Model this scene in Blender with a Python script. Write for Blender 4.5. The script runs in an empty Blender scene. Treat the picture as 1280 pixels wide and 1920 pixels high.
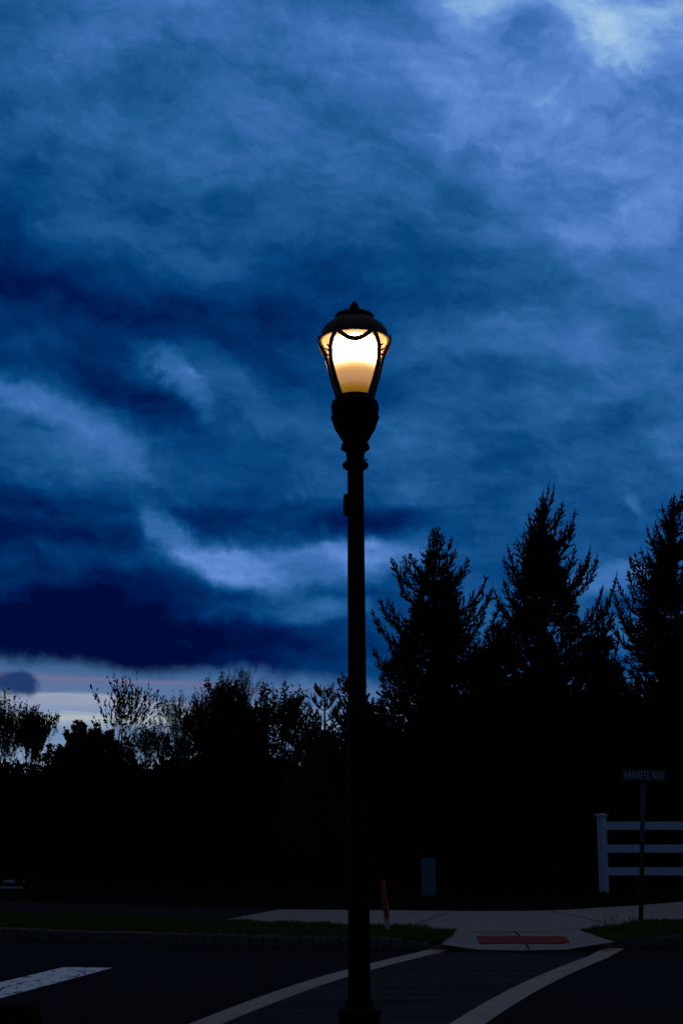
import bpy, bmesh, math, random
import numpy as np
from mathutils import Vector, Matrix, noise as mnoise
R = math.radians
random.seed(7); rng = np.random.default_rng(7)
sc = bpy.context.scene
COL = sc.collection

# ------------------------------------------------------------------ camera geometry (photo pixels are 1280 x 1920)
F = 2666.7; HZ = 1535.0; EYE = 1.5
TH = math.atan((HZ - 960) / F)
CT, ST = math.cos(TH), math.sin(TH)
def ray(px, py):
    a, b = px - 640, 960 - py
    return Vector((a, F * CT - b * ST, F * ST + b * CT))
def gp(px, py, z=0.0):                       # point of a level plane seen at a photo pixel
    d = ray(px, py); k = (z - EYE) / d.z
    return Vector((d.x * k, d.y * k, z))
def at(px, py, Y):                           # point at ground distance Y
    d = ray(px, py); k = Y / d.y
    return Vector((d.x * k, Y, EYE + d.z * k))
def azel(px, py):
    d = ray(px, py).normalized()
    return math.degrees(math.atan2(d.x, d.y)), math.degrees(math.asin(d.z))

cam = bpy.data.cameras.new('camera'); co = bpy.data.objects.new('camera', cam); COL.objects.link(co)
cam.sensor_fit = 'VERTICAL'; cam.sensor_height = 36; cam.lens = 50; cam.clip_end = 5000
co.location = (0, 0, EYE); co.rotation_euler = (R(90) + TH, 0, 0)
sc.camera = co

# ------------------------------------------------------------------ helpers
class MB:
    def __init__(s): s.v = []; s.f = []; s.a = []
    def add(s, vs, fs):
        o = len(s.v); s.v.extend(vs); s.f.extend([tuple(i + o for i in f) for f in fs])
    def box(s, c, d, rz=0.0):
        M = Matrix.Rotation(rz, 3, 'Z'); c = Vector(c); h = Vector(d) / 2
        vs = [c + M @ Vector((x * h.x, y * h.y, z * h.z)) for x in (-1, 1) for y in (-1, 1) for z in (-1, 1)]
        s.add(vs, [(0, 1, 3, 2), (4, 6, 7, 5), (0, 4, 5, 1), (2, 3, 7, 6), (0, 2, 6, 4), (1, 5, 7, 3)])
    def lathe(s, prof, seg=32, c=(0, 0, 0), wob=None):
        c = Vector(c); vs = []
        for r, z in prof:
            for k in range(seg):
                a = 2 * math.pi * k / seg; q = r * (wob(a, z) if wob else 1)
                vs.append(c + Vector((q * math.cos(a), q * math.sin(a), z)))
        fs = []
        for i in range(len(prof) - 1):
            for k in range(seg):
                k2 = (k + 1) % seg
                fs.append((i * seg + k, i * seg + k2, (i + 1) * seg + k2, (i + 1) * seg + k))
        fs.append(tuple(range(seg))[::-1]); fs.append(tuple((len(prof) - 1) * seg + k for k in range(seg)))
        s.add(vs, fs)
    def tube(s, pts, rads, n=4, cap=True):
        vs = []; up = Vector((0.31, 0.22, 0.92))
        m = len(pts)
        for i, p in enumerate(pts):
            d = (pts[min(i + 1, m - 1)] - pts[max(i - 1, 0)])
            if d.length < 1e-9: d = Vector((0, 0, 1))
            d.normalize(); a = d.cross(up)
            if a.length < 1e-3: a = d.cross(Vector((1, 0, 0)))
            a.normalize(); b = d.cross(a)
            for k in range(n):
                t = 2 * math.pi * k / n
                vs.append(p + (a * math.cos(t) + b * math.sin(t)) * rads[i])
        fs = []
        for i in range(m - 1):
            for k in range(n):
                k2 = (k + 1) % n
                fs.append((i * n + k, i * n + k2, (i + 1) * n + k2, (i + 1) * n + k))
        if cap:
            fs.append(tuple(range(n))[::-1]); fs.append(tuple((m - 1) * n + k for k in range(n)))
        s.add(vs, fs)
    def build(s, name, mat, parent=None, smooth=False, loc=None):
        me = bpy.data.meshes.new(name)
        off = Vector(loc) if loc is not None else Vector((0, 0, 0))
        V = np.array([tuple(v) for v in s.v], dtype=np.float32).reshape(-1, 3) - np.array(off, dtype=np.float32)
        me.from_pydata(V.tolist(), [], s.f)
        me.materials.append(mat)
        if smooth: me.polygons.foreach_set('use_smooth', [True] * len(me.polygons))
        me.update()
        o = bpy.data.objects.new(name, me); COL.objects.link(o); o.location = off
        if parent is not None: o.parent = parent
        return o
def quads(name, V, mat, parent=None, n=4):   # V: (k*n,3) array, every n rows one face
    k = len(V) // n
    me = bpy.data.meshes.new(name)
    me.vertices.add(len(V)); me.vertices.foreach_set('co', V.astype(np.float32).ravel())
    me.loops.add(len(V)); me.loops.foreach_set('vertex_index', np.arange(len(V), dtype=np.int32))
    me.polygons.add(k); me.polygons.foreach_set('loop_start', np.arange(0, len(V), n, dtype=np.int32))
    me.polygons.foreach_set('loop_total', np.full(k, n, dtype=np.int32))
    me.materials.append(mat); me.update(calc_edges=True); me.validate()
    o = bpy.data.objects.new(name, me); COL.objects.link(o)
    if parent is not None: o.parent = parent
    return o
def leafquads(C, size, el=1.6, g=None):       # random leaves at centres C
    g = g or rng
    n = len(C); a = g.normal(size=(n, 3)); a /= np.linalg.norm(a, axis=1)[:, None]
    b = g.normal(size=(n, 3)); b = np.cross(a, b); b /= np.linalg.norm(b, axis=1)[:, None]
    s = (np.asarray(size) * g.uniform(.6, 1.3, n))[:, None]
    A = a * s * el / 2; B = b * s / 2
    out = np.empty((n, 4, 3)); out[:, 0] = C - A; out[:, 1] = C + B * .9; out[:, 2] = C + A; out[:, 3] = C - B * .9
    return out.reshape(-1, 3)
def empty(name, loc, rz=0):
    o = bpy.data.objects.new(name, None); COL.objects.link(o); o.location = loc; o.rotation_euler = (0, 0, rz)
    o.empty_display_size = .2
    return o
def tag(o, label=None, cat=None, group=None, kind=None):
    if label: o['label'] = label
    if cat: o['category'] = cat
    if group: o['group'] = group
    if kind: o['kind'] = kind
    return o

# ------------------------------------------------------------------ materials
def mat(name, col, rough=.8, spec=.3, nscale=None, amp=.25, col2=None, bump=0, bscale=None, metal=0, coat=0):
    m = bpy.data.materials.new(name); m.use_nodes = True; nt = m.node_tree; b = nt.nodes['Principled BSDF']
    b.inputs['Roughness'].default_value = rough; b.inputs['Specular IOR Level'].default_value = spec
    b.inputs['Metallic'].default_value = metal; b.inputs['Coat Weight'].default_value = coat
    b.inputs['Base Color'].default_value = (*col, 1)
    tc = nt.nodes.new('ShaderNodeTexCoord')
    if nscale:
        n = nt.nodes.new('ShaderNodeTexNoise'); n.inputs['Scale'].default_value = nscale; n.inputs['Detail'].default_value = 8
        n.inputs['Roughness'].default_value = .65
        nt.links.new(tc.outputs['Object'], n.inputs['Vector'])
        r = nt.nodes.new('ShaderNodeValToRGB'); r.color_ramp.elements[0].position = .3; r.color_ramp.elements[1].position = .7
        c2 = col2 or tuple(c * (1 - 2 * amp) for c in col)
        r.color_ramp.elements[0].color = (*c2, 1); r.color_ramp.elements[1].color = (*col, 1)
        nt.links.new(n.outputs['Fac'], r.inputs['Fac']); nt.links.new(r.outputs['Color'], b.inputs['Base Color'])
    if bump:
        n2 = nt.nodes.new('ShaderNodeTexNoise'); n2.inputs['Scale'].default_value = bscale or 60; n2.inputs['Detail'].default_value = 6
        nt.links.new(tc.outputs['Object'], n2.inputs['Vector'])
        bp = nt.nodes.new('ShaderNodeBump'); bp.inputs['Strength'].default_value = bump; bp.inputs['Distance'].default_value = .02
        nt.links.new(n2.outputs['Fac'], bp.inputs['Height']); nt.links.new(bp.outputs['Normal'], b.inputs['Normal'])
    return m
M = {}
M['black'] = mat('black_paint', (.0035, .0035, .004), .6, .06, 9, .2, bump=.1, bscale=50)
M['iron'] = mat('lantern_iron', (.075, .062, .052), .6, .15, 9, .2, bump=.1, bscale=50)
M['needle'] = mat('spruce_needles', (.016, .021, .012), .9, .05, 3, .3)
M['bark'] = mat('bark', (.02, .015, .011), .95, .05, 12, .3)
M['conebrown'] = mat('cone_scales', (.05, .032, .02), .85, .1, 40, .3)
M['leaf'] = mat('broad_leaf', (.022, .03, .012), .85, .08, 2, .3)
M['leaf_pale'] = mat('pale_leaf', (.055, .075, .035), .85, .08, 2, .3)
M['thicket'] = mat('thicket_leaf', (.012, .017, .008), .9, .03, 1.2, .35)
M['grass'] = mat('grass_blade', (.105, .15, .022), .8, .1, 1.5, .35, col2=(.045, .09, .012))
M['grass_dark'] = mat('shaded_grass', (.014, .02, .008), .9, .05, 1.5, .35)  # darker copy of the grass: tree shade on the back lawn put into the colour
M['lawn'] = mat('lawn_soil', (.012, .015, .007), .95, .05, 4, .3, bump=.6, bscale=30)
M['white'] = mat('white_vinyl', (.50, .62, .76), .5, .2, 14, .12, col2=(.30, .40, .50), bump=.05)
M['granite'] = mat('granite_setts', (.12, .117, .112), .85, .2, 22, .3, bump=.5, bscale=40)
M['teal'] = mat('teal_cabinet', (.075, .19, .22), .5, .4, 6, .15)
M['orange'] = mat('orange_plastic', (.60, .085, .015), .5, .3, 20, .2)
M['cream'] = mat('cream_plastic', (.5, .46, .36), .5, .3, 20, .15)
M['galv'] = mat('dark_green_steel', (.03, .035, .035), .5, .4, 20, .2)
M['signgreen'] = mat('sign_green', (.008, .045, .03), .5, .3, 8, .2)
M['signwhite'] = mat('sign_lettering', (.42, .62, .60), .6, .2, 8, .15)
M['reddome'] = mat('red_tactile_paving', (.42, .032, .02), .7, .2, 25, .2, bump=.3)
M['joint'] = mat('dark_joint', (.02, .02, .02), 1, 0)  # plain dark colour of the pavement joints

def ground_mat(name, base, dark, speck, sscale=220, stain=.5, bump=.25):
    m = bpy.data.materials.new(name); m.use_nodes = True; nt = m.node_tree; N = nt.nodes; L = nt.links; b = N['Principled BSDF']
    b.inputs['Roughness'].default_value = .95; b.inputs['Specular IOR Level'].default_value = .05
    tc = N.new('ShaderNodeTexCoord')
    def nz(s, d=6, r=.6):
        n = N.new('ShaderNodeTexNoise'); n.inputs['Scale'].default_value = s; n.inputs['Detail'].default_value = d
        n.inputs['Roughness'].default_value = r; L.new(tc.outputs['Object'], n.inputs['Vector']); return n
    a, c, e = nz(.7), nz(7), nz(sscale, 3)
    r1 = N.new('ShaderNodeValToRGB'); r1.color_ramp.elements[0].position = .35; r1.color_ramp.elements[1].position = .65
    r1.color_ramp.elements[0].color = (*dark, 1); r1.color_ramp.elements[1].color = (*base, 1)
    mx = N.new('ShaderNodeMath'); mx.operation = 'MULTIPLY_ADD'; L.new(c.outputs['Fac'], mx.inputs[0]); mx.inputs[1].default_value = 1 - stain
    ms = N.new('ShaderNodeMath'); ms.operation = 'MULTIPLY'; L.new(a.outputs['Fac'], ms.inputs[0]); ms.inputs[1].default_value = stain
    L.new(ms.outputs[0], mx.inputs[2]); L.new(mx.outputs[0], r1.inputs['Fac'])
    mm = N.new('ShaderNodeMix'); mm.data_type = 'RGBA'; mm.blend_type = 'MULTIPLY'; mm.inputs['Factor'].default_value = speck
    L.new(r1.outputs['Color'], mm.inputs[6])
    r2 = N.new('ShaderNodeValToRGB'); r2.color_ramp.elements[0].position = .38; r2.color_ramp.elements[1].position = .62
    r2.color_ramp.elements[0].color = (.15, .15, .15, 1); r2.color_ramp.elements[1].color = (1.5, 1.5, 1.5, 1)
    L.new(e.outputs['Fac'], r2.inputs['Fac']); L.new(r2.outputs['Color'], mm.inputs[7])
    L.new(mm.outputs[2], b.inputs['Base Color'])
    bp = N.new('ShaderNodeBump'); bp.inputs['Strength'].default_value = bump; bp.inputs['Distance'].default_value = .01
    L.new(e.outputs['Fac'], bp.inputs['Height']); L.new(bp.outputs['Normal'], b.inputs['Normal'])
    return m
M['asphalt'] = ground_mat('asphalt', (.017, .0165, .0155), (.010, .010, .0095), .7, 120)
M['asphalt_path'] = ground_mat('asphalt_path', (.024, .023, .022), (.016, .0155, .015), .4, 120)
M['concrete'] = ground_mat('concrete', (.39, .375, .36), (.28, .27, .26), .4, 90, .5)
M['band'] = ground_mat('band_concrete', (.50, .46, .40), (.37, .34, .29), .4, 110, .4)

# worn white paint: chipped by noise, asphalt shows through
def paint_mat():
    m = bpy.data.materials.new('worn_white_paint'); m.use_nodes = True; nt = m.node_tree; N = nt.nodes; L = nt.links; b = N['Principled BSDF']
    b.inputs['Roughness'].default_value = .8; b.inputs['Specular IOR Level'].default_value = .2
    tc = N.new('ShaderNodeTexCoord'); mp = N.new('ShaderNodeMapping'); mp.inputs['Rotation'].default_value = (0, 0, R(19.4))
    mp.inputs['Scale'].default_value = (5, 1.6, 1); L.new(tc.outputs['Object'], mp.inputs['Vector'])
    n = N.new('ShaderNodeTexNoise'); n.inputs['Scale'].default_value = 3.2; n.inputs['Detail'].default_value = 9; n.inputs['Roughness'].default_value = .72
    L.new(mp.outputs['Vector'], n.inputs['Vector'])
    r = N.new('ShaderNodeValToRGB'); r.color_ramp.elements[0].position = .4; r.color_ramp.elements[1].position = .47
    r.color_ramp.elements[0].color = (.06, .062, .065, 1); r.color_ramp.elements[1].color = (.88, .94, 1, 1)
    L.new(n.outputs['Fac'], r.inputs['Fac']); L.new(r.outputs['Color'], b.inputs['Base Color'])
    return m
M['paint'] = paint_mat()
def brick_mat():
    m = bpy.data.materials.new('stamped_brick'); m.use_nodes = True; nt = m.node_tree; N = nt.nodes; L = nt.links; b = N['Principled BSDF']
    b.inputs['Roughness'].default_value = .9; b.inputs['Specular IOR Level'].default_value = .15
    tc = N.new('ShaderNodeTexCoord'); mp = N.new('ShaderNodeMapping'); mp.inputs['Rotation'].default_value = (0, 0, R(19.4))
    L.new(tc.outputs['Object'], mp.inputs['Vector'])
    br = N.new('ShaderNodeTexBrick'); br.inputs['Scale'].default_value = 4.5; br.inputs['Mortar Size'].default_value = .03
    br.inputs['Color1'].default_value = (.026, .016, .012, 1); br.inputs['Color2'].default_value = (.013, .0085, .0068, 1); br.inputs['Mortar'].default_value = (.007, .0064, .006, 1)
    L.new(mp.outputs['Vector'], br.inputs['Vector'])
    mp2 = N.new('ShaderNodeMapping'); mp2.inputs['Rotation'].default_value = (0, 0, R(19.4)); mp2.inputs['Scale'].default_value = (.35, 2.2, 1)
    L.new(tc.outputs['Object'], mp2.inputs['Vector'])
    n = N.new('ShaderNodeTexNoise'); n.inputs['Scale'].default_value = 1.7; n.inputs['Detail'].default_value = 7; n.inputs['Roughness'].default_value = .7
    L.new(mp2.outputs['Vector'], n.inputs['Vector'])
    r = N.new('ShaderNodeValToRGB'); r.color_ramp.elements[0].position = .4; r.color_ramp.elements[1].position = .68
    r.color_ramp.elements[0].color = (.55, .55, .55, 1); r.color_ramp.elements[1].color = (3.6, 3.3, 3.0, 1)
    L.new(n.outputs['Fac'], r.inputs['Fac'])
    mm = N.new('ShaderNodeMix'); mm.data_type = 'RGBA'; mm.blend_type = 'MULTIPLY'; mm.inputs['Factor'].default_value = 1
    L.new(br.outputs['Color'], mm.inputs[6]); L.new(r.outputs['Color'], mm.inputs[7]); L.new(mm.outputs[2], b.inputs['Base Color'])
    bp = N.new('ShaderNodeBump'); bp.inputs['Strength'].default_value = .5; bp.inputs['Distance'].default_value = .01
    L.new(br.outputs['Fac'], bp.inputs['Height']); bp.invert = True; L.new(bp.outputs['Normal'], b.inputs['Normal'])
    return m
M['brick'] = brick_mat()

# ------------------------------------------------------------------ sky (world)
def srgb(r, g, b):
    f = lambda c: (c / 255 / 12.92) if c / 255 <= .04045 else ((c / 255 + .055) / 1.055) ** 2.4
    return (f(r), f(g), f(b), 1)
def build_world():
    w = bpy.data.worlds.new('World'); sc.world = w; w.use_nodes = True
    nt = w.node_tree; N = nt.nodes; L = nt.links; N.clear()
    out = N.new('ShaderNodeOutputWorld'); bg = N.new('ShaderNodeBackground'); L.new(bg.outputs[0], out.inputs[0])
    tc = N.new('ShaderNodeTexCoord'); D = tc.outputs['Generated']
    sep = N.new('ShaderNodeSeparateXYZ'); L.new(D, sep.inputs[0])
    def val(x, sock):
        if isinstance(x, (int, float)): sock.default_value = x
        else: L.new(x, sock)
    def ma(op, a, b=None, c=None, clamp=False):
        n = N.new('ShaderNodeMath'); n.operation = op; n.use_clamp = clamp
        for i, x in enumerate((a, b, c)):
            if x is not None: val(x, n.inputs[i])
        return n.outputs[0]
    def mr(x, a, b, c, d, kind='SMOOTHSTEP'):
        n = N.new('ShaderNodeMapRange'); n.interpolation_type = kind
        for i, q in enumerate((x, a, b, c, d)): val(q, n.inputs[i])
        return n.outputs[0]
    az = ma('MULTIPLY', ma('ARCTAN2', sep.outputs[0], sep.outputs[1]), 5.7296)     # tens of degrees
    el = ma('MULTIPLY', ma('ARCSINE', ma('MINIMUM', ma('MAXIMUM', sep.outputs[2], -1), 1)), 5.7296)
    den = ma('ADD', ma('MAXIMUM', sep.outputs[2], 0), .1)
    pl = N.new('ShaderNodeCombineXYZ'); L.new(ma('DIVIDE', sep.outputs[0], den), pl.inputs[0]); L.new(ma('DIVIDE', sep.outputs[1], den), pl.inputs[1])
    def noise(vec, s, det=6, rough=.55, off=0):
        n = N.new('ShaderNodeTexNoise'); n.noise_dimensions = '3D'
        mp = N.new('ShaderNodeMapping'); mp.inputs['Location'].default_value = (off, off * .7, off * .3)
        L.new(vec, mp.inputs['Vector']); L.new(mp.outputs['Vector'], n.inputs['Vector'])
        n.inputs['Scale'].default_value = s; n.inputs['Detail'].default_value = det; n.inputs['Roughness'].default_value = rough
        return n
    wn = noise(D, 9, 7, .6)                                  # domain warp
    wsep = N.new('ShaderNodeSeparateXYZ'); L.new(wn.outputs['Color'], wsep.inputs[0])
    waz = ma('MULTIPLY_ADD', ma('SUBTRACT', wsep.outputs[0], .5), .55, az)
    wel = ma('MULTIPLY_ADD', ma('SUBTRACT', wsep.outputs[1], .5), .30, el)
    wf = noise(D, 34, 8, .62, 2.7); fsep = N.new('ShaderNodeSeparateXYZ'); L.new(wf.outputs['Color'], fsep.inputs[0])
    waz = ma('MULTIPLY_ADD', ma('SUBTRACT', fsep.outputs[0], .5), .16, waz); wel = ma('MULTIPLY_ADD', ma('SUBTRACT', fsep.outputs[1], .5), .09, wel)
    cv = N.new('ShaderNodeCombineXYZ'); L.new(waz, cv.inputs[0]); L.new(wel, cv.inputs[1])
    # gently warped version for low flat banks
    wel2 = ma('MULTIPLY_ADD', ma('SUBTRACT', wsep.outputs[1], .5), .10, el)
    # base
    ramp = N.new('ShaderNodeValToRGB'); cr = ramp.color_ramp; cr.interpolation = 'B_SPLINE'
    e0, e1 = azel(640, 1320)[1], azel(640, 0)[1]
    base = [(1320, .22), (1230, .26), (1150, .29), (1060, .34), (1000, .33), (930, .36), (850, .42), (740, .40), (600, .33), (500, .40), (400, .50), (300, .57), (150, .60), (0, .65)]
    while len(cr.elements) > 1: cr.elements.remove(cr.elements[-1])
    for i, (y, t) in enumerate(base):
        p = (azel(640, y)[1] - e0) / (e1 - e0)
        e = cr.elements[0] if i == 0 else cr.elements.new(min(max(p, 0), 1))
        if i == 0: e.position = 0
        e.color = (t, t, t, 1)
    L.new(mr(wel, e0 / 10, e1 / 10, 0, 1, 'LINEAR'), ramp.inputs['Fac'])
    T = ramp.outputs['Color']
    # left-right slope (the right of the view is lighter)
    T = ma('ADD', T, mr(az, -1.4, 1.5, -.03, .215, 'LINEAR'))
    # blobs: cx, cy, rx, ry, angle(deg, + = rising to the right in the picture), amp, edge
    blobs = [
        (870, 0, 90, 60, 0, .24, .9), (960, -20, 160, 50, 0, .10, .9), (1110, 50, 150, 95, -35, .26, 1), (1240, 10, 150, 80, 0, .07, 1), (1240, 20, 120, 90, 0, .10, .9),
        (1000, 90, 110, 60, -20, -0.050, .9), (1050, 300, 330, 200, -30, .10, 1), (1230, 420, 200, 260, 0, .10, 1),
        (940, 340, 70, 45, -30, .09, .9), (1150, 360, 80, 40, 10, -0.062, .9), (1100, 480, 110, 45, -35, .10, .8), (1150, 490, 60, 30, -35, -0.062, .8),
        (560, 300, 300, 160, 10, .05, 1), (200, 140, 150, 60, -35, .05, 1), (290, 170, 120, 60, -30, -0.037, 1),
        (60, 545, 360, 80, -12, -.15, .8), (330, 600, 330, 95, -12, -.14, .9), (560, 570, 220, 90, 0, -.10, 1), (680, 590, 200, 60, 0, -0.074, 1), (640, 650, 220, 70, 0, -0.037, 1),
        (130, 680, 240, 50, -32, -0.093, .8), (260, 760, 190, 38, -26, -0.136, .7), (40, 620, 110, 40, -30, .12, .8),
        (310, 720, 110, 30, -42, .22, .6), (420, 745, 190, 48, -28, .14, .8), (560, 790, 160, 50, -25, .08, .9),
        (60, 760, 150, 34, -22, .20, .7), (120, 830, 250, 60, -22, .16, .8), (280, 880, 160, 30, -18, .08, .8), (30, 870, 120, 60, 0, .10, 1), (300, 850, 120, 40, -20, .04, .8),
        (540, 840, 120, 30, -15, -0.043, .8), (720, 700, 130, 60, 0, -0.062, .9), (860, 620, 150, 45, 10, .06, .8), (880, 720, 220, 60, -20, .09, .9), (1100, 650, 180, 60, -15, .05, .9),
        (1180, 590, 60, 28, -20, -0.062, .8), (1100, 800, 260, 40, 8, -0.074, .8), (900, 880, 160, 60, -25, -0.062, .9), (760, 860, 90, 70, -30, .09, .9), (880, 900, 120, 30, 0, .05, .9),
        (1178, 945, 44, 15, -42, .16, .9), (1150, 900, 120, 50, -35, .08, .9), (1270, 800, 70, 60, 0, .08, .9), (1150, 1078, 70, 26, 0, .18, .8), (1200, 1150, 130, 130, 0, .10, 1), (980, 1010, 200, 60, 0, .04, .9),
        (60, 935, 230, 30, -3, -0.062, .8), (60, 1020, 260, 45, 0, -0.124, .8), (200, 1055, 170, 30, -5, .10, .9),
        (540, 985, 260, 40, 4, -0.161, .5), (680, 985, 200, 34, 6, -0.112, .6), (500, 950, 200, 40, 4, -0.062, .9),
        (350, 1000, 75, 28, -35, .22, .7), (430, 1050, 160, 42, -25, .22, .6), (580, 1060, 200, 60, 0, .22, .6), (700, 1040, 150, 46, 0, .19, .7), (735, 1025, 90, 18, -8, .09, .7), (640, 1095, 120, 30, -10, .08, .8),
        (120, 1180, 420, 62, -3, -0.155, .5), (330, 1205, 330, 60, -6, -0.112, .6), (300, 1120, 300, 50, -6, -0.074, .9), (560, 1155, 160, 30, 0, .16, .8), (640, 1160, 90, 26, 0, .14, .8),
        (560, 1210, 260, 40, -6, -0.087, .7), (820, 1150, 180, 60, 0, .06, .9), (800, 1270, 260, 60, 0, .12, .9),
    ]
    for cx, cy, rx, ry, ang, amp, edge in blobs:
        a, e = azel(cx, cy); k = .00215; ce = math.cos(R(e))
        g = N.new('ShaderNodeMapping'); g.vector_type = 'TEXTURE'
        g.inputs['Location'].default_value = (a / 10, e / 10, 0); g.inputs['Rotation'].default_value = (0, 0, R(ang))
        g.inputs['Scale'].default_value = (rx * 1.35 * k / ce, ry * 1.35 * k, 1)
        L.new(cv.outputs[0], g.inputs['Vector'])
        s = N.new('ShaderNodeTexGradient'); s.gradient_type = 'SPHERICAL'; L.new(g.outputs[0], s.inputs[0])
        T = ma('ADD', T, mr(s.outputs['Fac'], 0, edge, 0, amp))
    # cloud texture
    n1 = noise(pl.outputs[0], 1.1, 9, .62, 3.1); n2 = noise(pl.outputs[0], 4.0, 8, .6, 8.2); n3 = noise(D, 7, 9, .6, 5)
    T = ma('ADD', T, mr(n1.outputs['Fac'], .25, .75, -.10, .10, 'LINEAR'))
    T = ma('ADD', T, mr(n2.outputs['Fac'], .25, .75, -.05, .05, 'LINEAR'))
    T = ma('ADD', T, mr(n3.outputs['Fac'], .25, .75, -.08, .08, 'LINEAR'))
    lay = N.new('ShaderNodeCombineXYZ'); L.new(ma('MULTIPLY', waz, .9), lay.inputs[0]); L.new(ma('MULTIPLY', wel, 2.6), lay.inputs[1]); n8 = noise(lay.outputs[0], 1.5, 8, .58, 1.9)
    T = ma('ADD', T, mr(n8.outputs['Fac'], .3, .7, -.095, .095, 'SMOOTHSTEP'))
    sv = N.new('ShaderNodeCombineXYZ'); L.new(waz, sv.inputs[0]); L.new(wel, sv.inputs[1])      # wisps drawn out along a falling diagonal
    sr = N.new('ShaderNodeMapping'); sr.vector_type = 'TEXTURE'; sr.inputs['Rotation'].default_value = (0, 0, R(-24)); sr.inputs['Scale'].default_value = (1.9, 1, 1); L.new(sv.outputs[0], sr.inputs['Vector'])
    n6 = noise(sr.outputs[0], 5.5, 9, .62, 4.4)
    T = ma('ADD', T, mr(n6.outputs['Fac'], .25, .75, -.085, .085, 'LINEAR'))
    n7 = noise(sr.outputs[0], 17, 8, .6, 9.4)
    T = ma('ADD', T, mr(n7.outputs['Fac'], .25, .75, -.04, .04, 'LINEAR'))
    T = ma('MULTIPLY', ma('MAXIMUM', T, .02), .82)
    pal = N.new('ShaderNodeValToRGB'); cr = pal.color_ramp
    stops = [(0, (0, 8, 54)), (.12, (0, 26, 82)), (.245, (0, 48, 104)), (.37, (8, 69, 127)), (.49, (32, 91, 150)), (.615, (60, 110, 178)), (.74, (92, 138, 208)), (.86, (138, 178, 226)), (1, (176, 208, 232))]
    while len(cr.elements) > 1: cr.elements.remove(cr.elements[-1])
    for i, (p, c) in enumerate(stops):
        e = cr.elements[0] if i == 0 else cr.elements.new(p)
        e.position = p; e.color = srgb(*c)
    L.new(T, pal.inputs['Fac'])
    # clear strip under the cloud bank
    hr = N.new('ShaderNodeValToRGB'); cr = hr.color_ramp
    hz = [(1560, (90, 110, 130)), (1420, (120, 150, 178)), (1370, (105, 138, 178)), (1345, (172, 184, 188)), (1332, (120, 145, 182)), (1312, (150, 160, 182)), (1302, (84, 118, 160)), (1290, (84, 110, 154)), (1280, (108, 110, 146)), (1268, (66, 104, 150)), (1250, (54, 102, 150)), (1225, (40, 85, 135))]
    while len(cr.elements) > 1: cr.elements.remove(cr.elements[-1])
    h0, h1 = azel(200, 1560)[1], azel(200, 1225)[1]
    for i, (y, c) in enumerate(hz):
        p = (azel(200, y)[1] - h0) / (h1 - h0)
        e = cr.elements[0] if i == 0 else cr.elements.new(p)
        if i == 0: e.position = 0
        e.color = srgb(*c)
    st = N.new('ShaderNodeCombineXYZ'); L.new(ma('MULTIPLY', az, .5), st.inputs[0]); L.new(ma('MULTIPLY', el, 4), st.inputs[1])
    n4 = noise(st.outputs[0], 2.2, 6, .6)
    hel = ma('MULTIPLY_ADD', ma('SUBTRACT', n4.outputs['Fac'], .5), .16, ma('MULTIPLY_ADD', az, .03, ma('ADD', el, .03)))
    L.new(mr(hel, h0 / 10, h1 / 10, 0, 1, 'LINEAR'), hr.inputs['Fac'])
    hb = N.new('ShaderNodeMix'); hb.data_type = 'RGBA'; L.new(hr.outputs['Color'], hb.inputs[6]); hb.inputs[7].default_value = srgb(62, 108, 162)
    L.new(mr(az, -.9, .2, 0, .75), hb.inputs['Factor'])
    # lower edge of the dark bank, sagging to the right
    ea, eb, ec, ed = azel(0, 1228), azel(300, 1252), azel(480, 1258), azel(660, 1285)
    edge = mr(az, ea[0] / 10, eb[0] / 10, ea[1] / 10, eb[1] / 10, 'LINEAR')
    edge = ma('ADD', edge, mr(az, ec[0] / 10, ed[0] / 10, 0, (ed[1] - ec[1]) / 10, 'LINEAR'))
    mask = mr(ma('SUBTRACT', ma('MULTIPLY_ADD', ma('SUBTRACT', wsep.outputs[2], .5), .18, ma('MULTIPLY_ADD', ma('SUBTRACT', fsep.outputs[1], .5), .06, wel2)), edge), -.05, .03, 1, 0)
    # small dark cloud at the left end of the strip
    a, e = azel(34, 1283); g = N.new('ShaderNodeMapping'); g.vector_type = 'TEXTURE'
    g.inputs['Location'].default_value = (a / 10, e / 10, 0); g.inputs['Rotation'].default_value = (0, 0, R(-16)); g.inputs['Scale'].default_value = (60 * .00215, 30 * .00215, 1)
    cv2 = N.new('ShaderNodeCombineXYZ'); L.new(ma('MULTIPLY_ADD', ma('SUBTRACT', fsep.outputs[2], .5), .16, ma('MULTIPLY_ADD', ma('SUBTRACT', wsep.outputs[0], .5), .12, az)), cv2.inputs[0]); L.new(ma('MULTIPLY_ADD', ma('SUBTRACT', fsep.outputs[0], .5), .08, wel2), cv2.inputs[1])
    L.new(cv2.outputs[0], g.inputs['Vector']); s = N.new('ShaderNodeTexGradient'); s.gradient_type = 'SPHERICAL'; L.new(g.outputs[0], s.inputs[0])
    cm = N.new('ShaderNodeMix'); cm.data_type = 'RGBA'; L.new(hb.outputs[2], cm.inputs[6]); cm.inputs[7].default_value = srgb(10, 56, 108)
    L.new(mr(s.outputs['Fac'], .02, .5, 0, 1), cm.inputs['Factor'])
    fin = N.new('ShaderNodeMix'); fin.data_type = 'RGBA'; L.new(mask, fin.inputs['Factor']); hs = N.new('ShaderNodeHueSaturation'); L.new(pal.outputs['Color'], hs.inputs['Color']); L.new(mr(el, .9, 2.4, 1, 1), hs.inputs['Saturation']); L.new(hs.outputs[0], fin.inputs[6]); L.new(cm.outputs[2], fin.inputs[7])
    # unseen rest of the sky: grey overhead, blue low, shaped to light ground and fence
    rest = N.new('ShaderNodeMix'); rest.data_type = 'RGBA'
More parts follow.
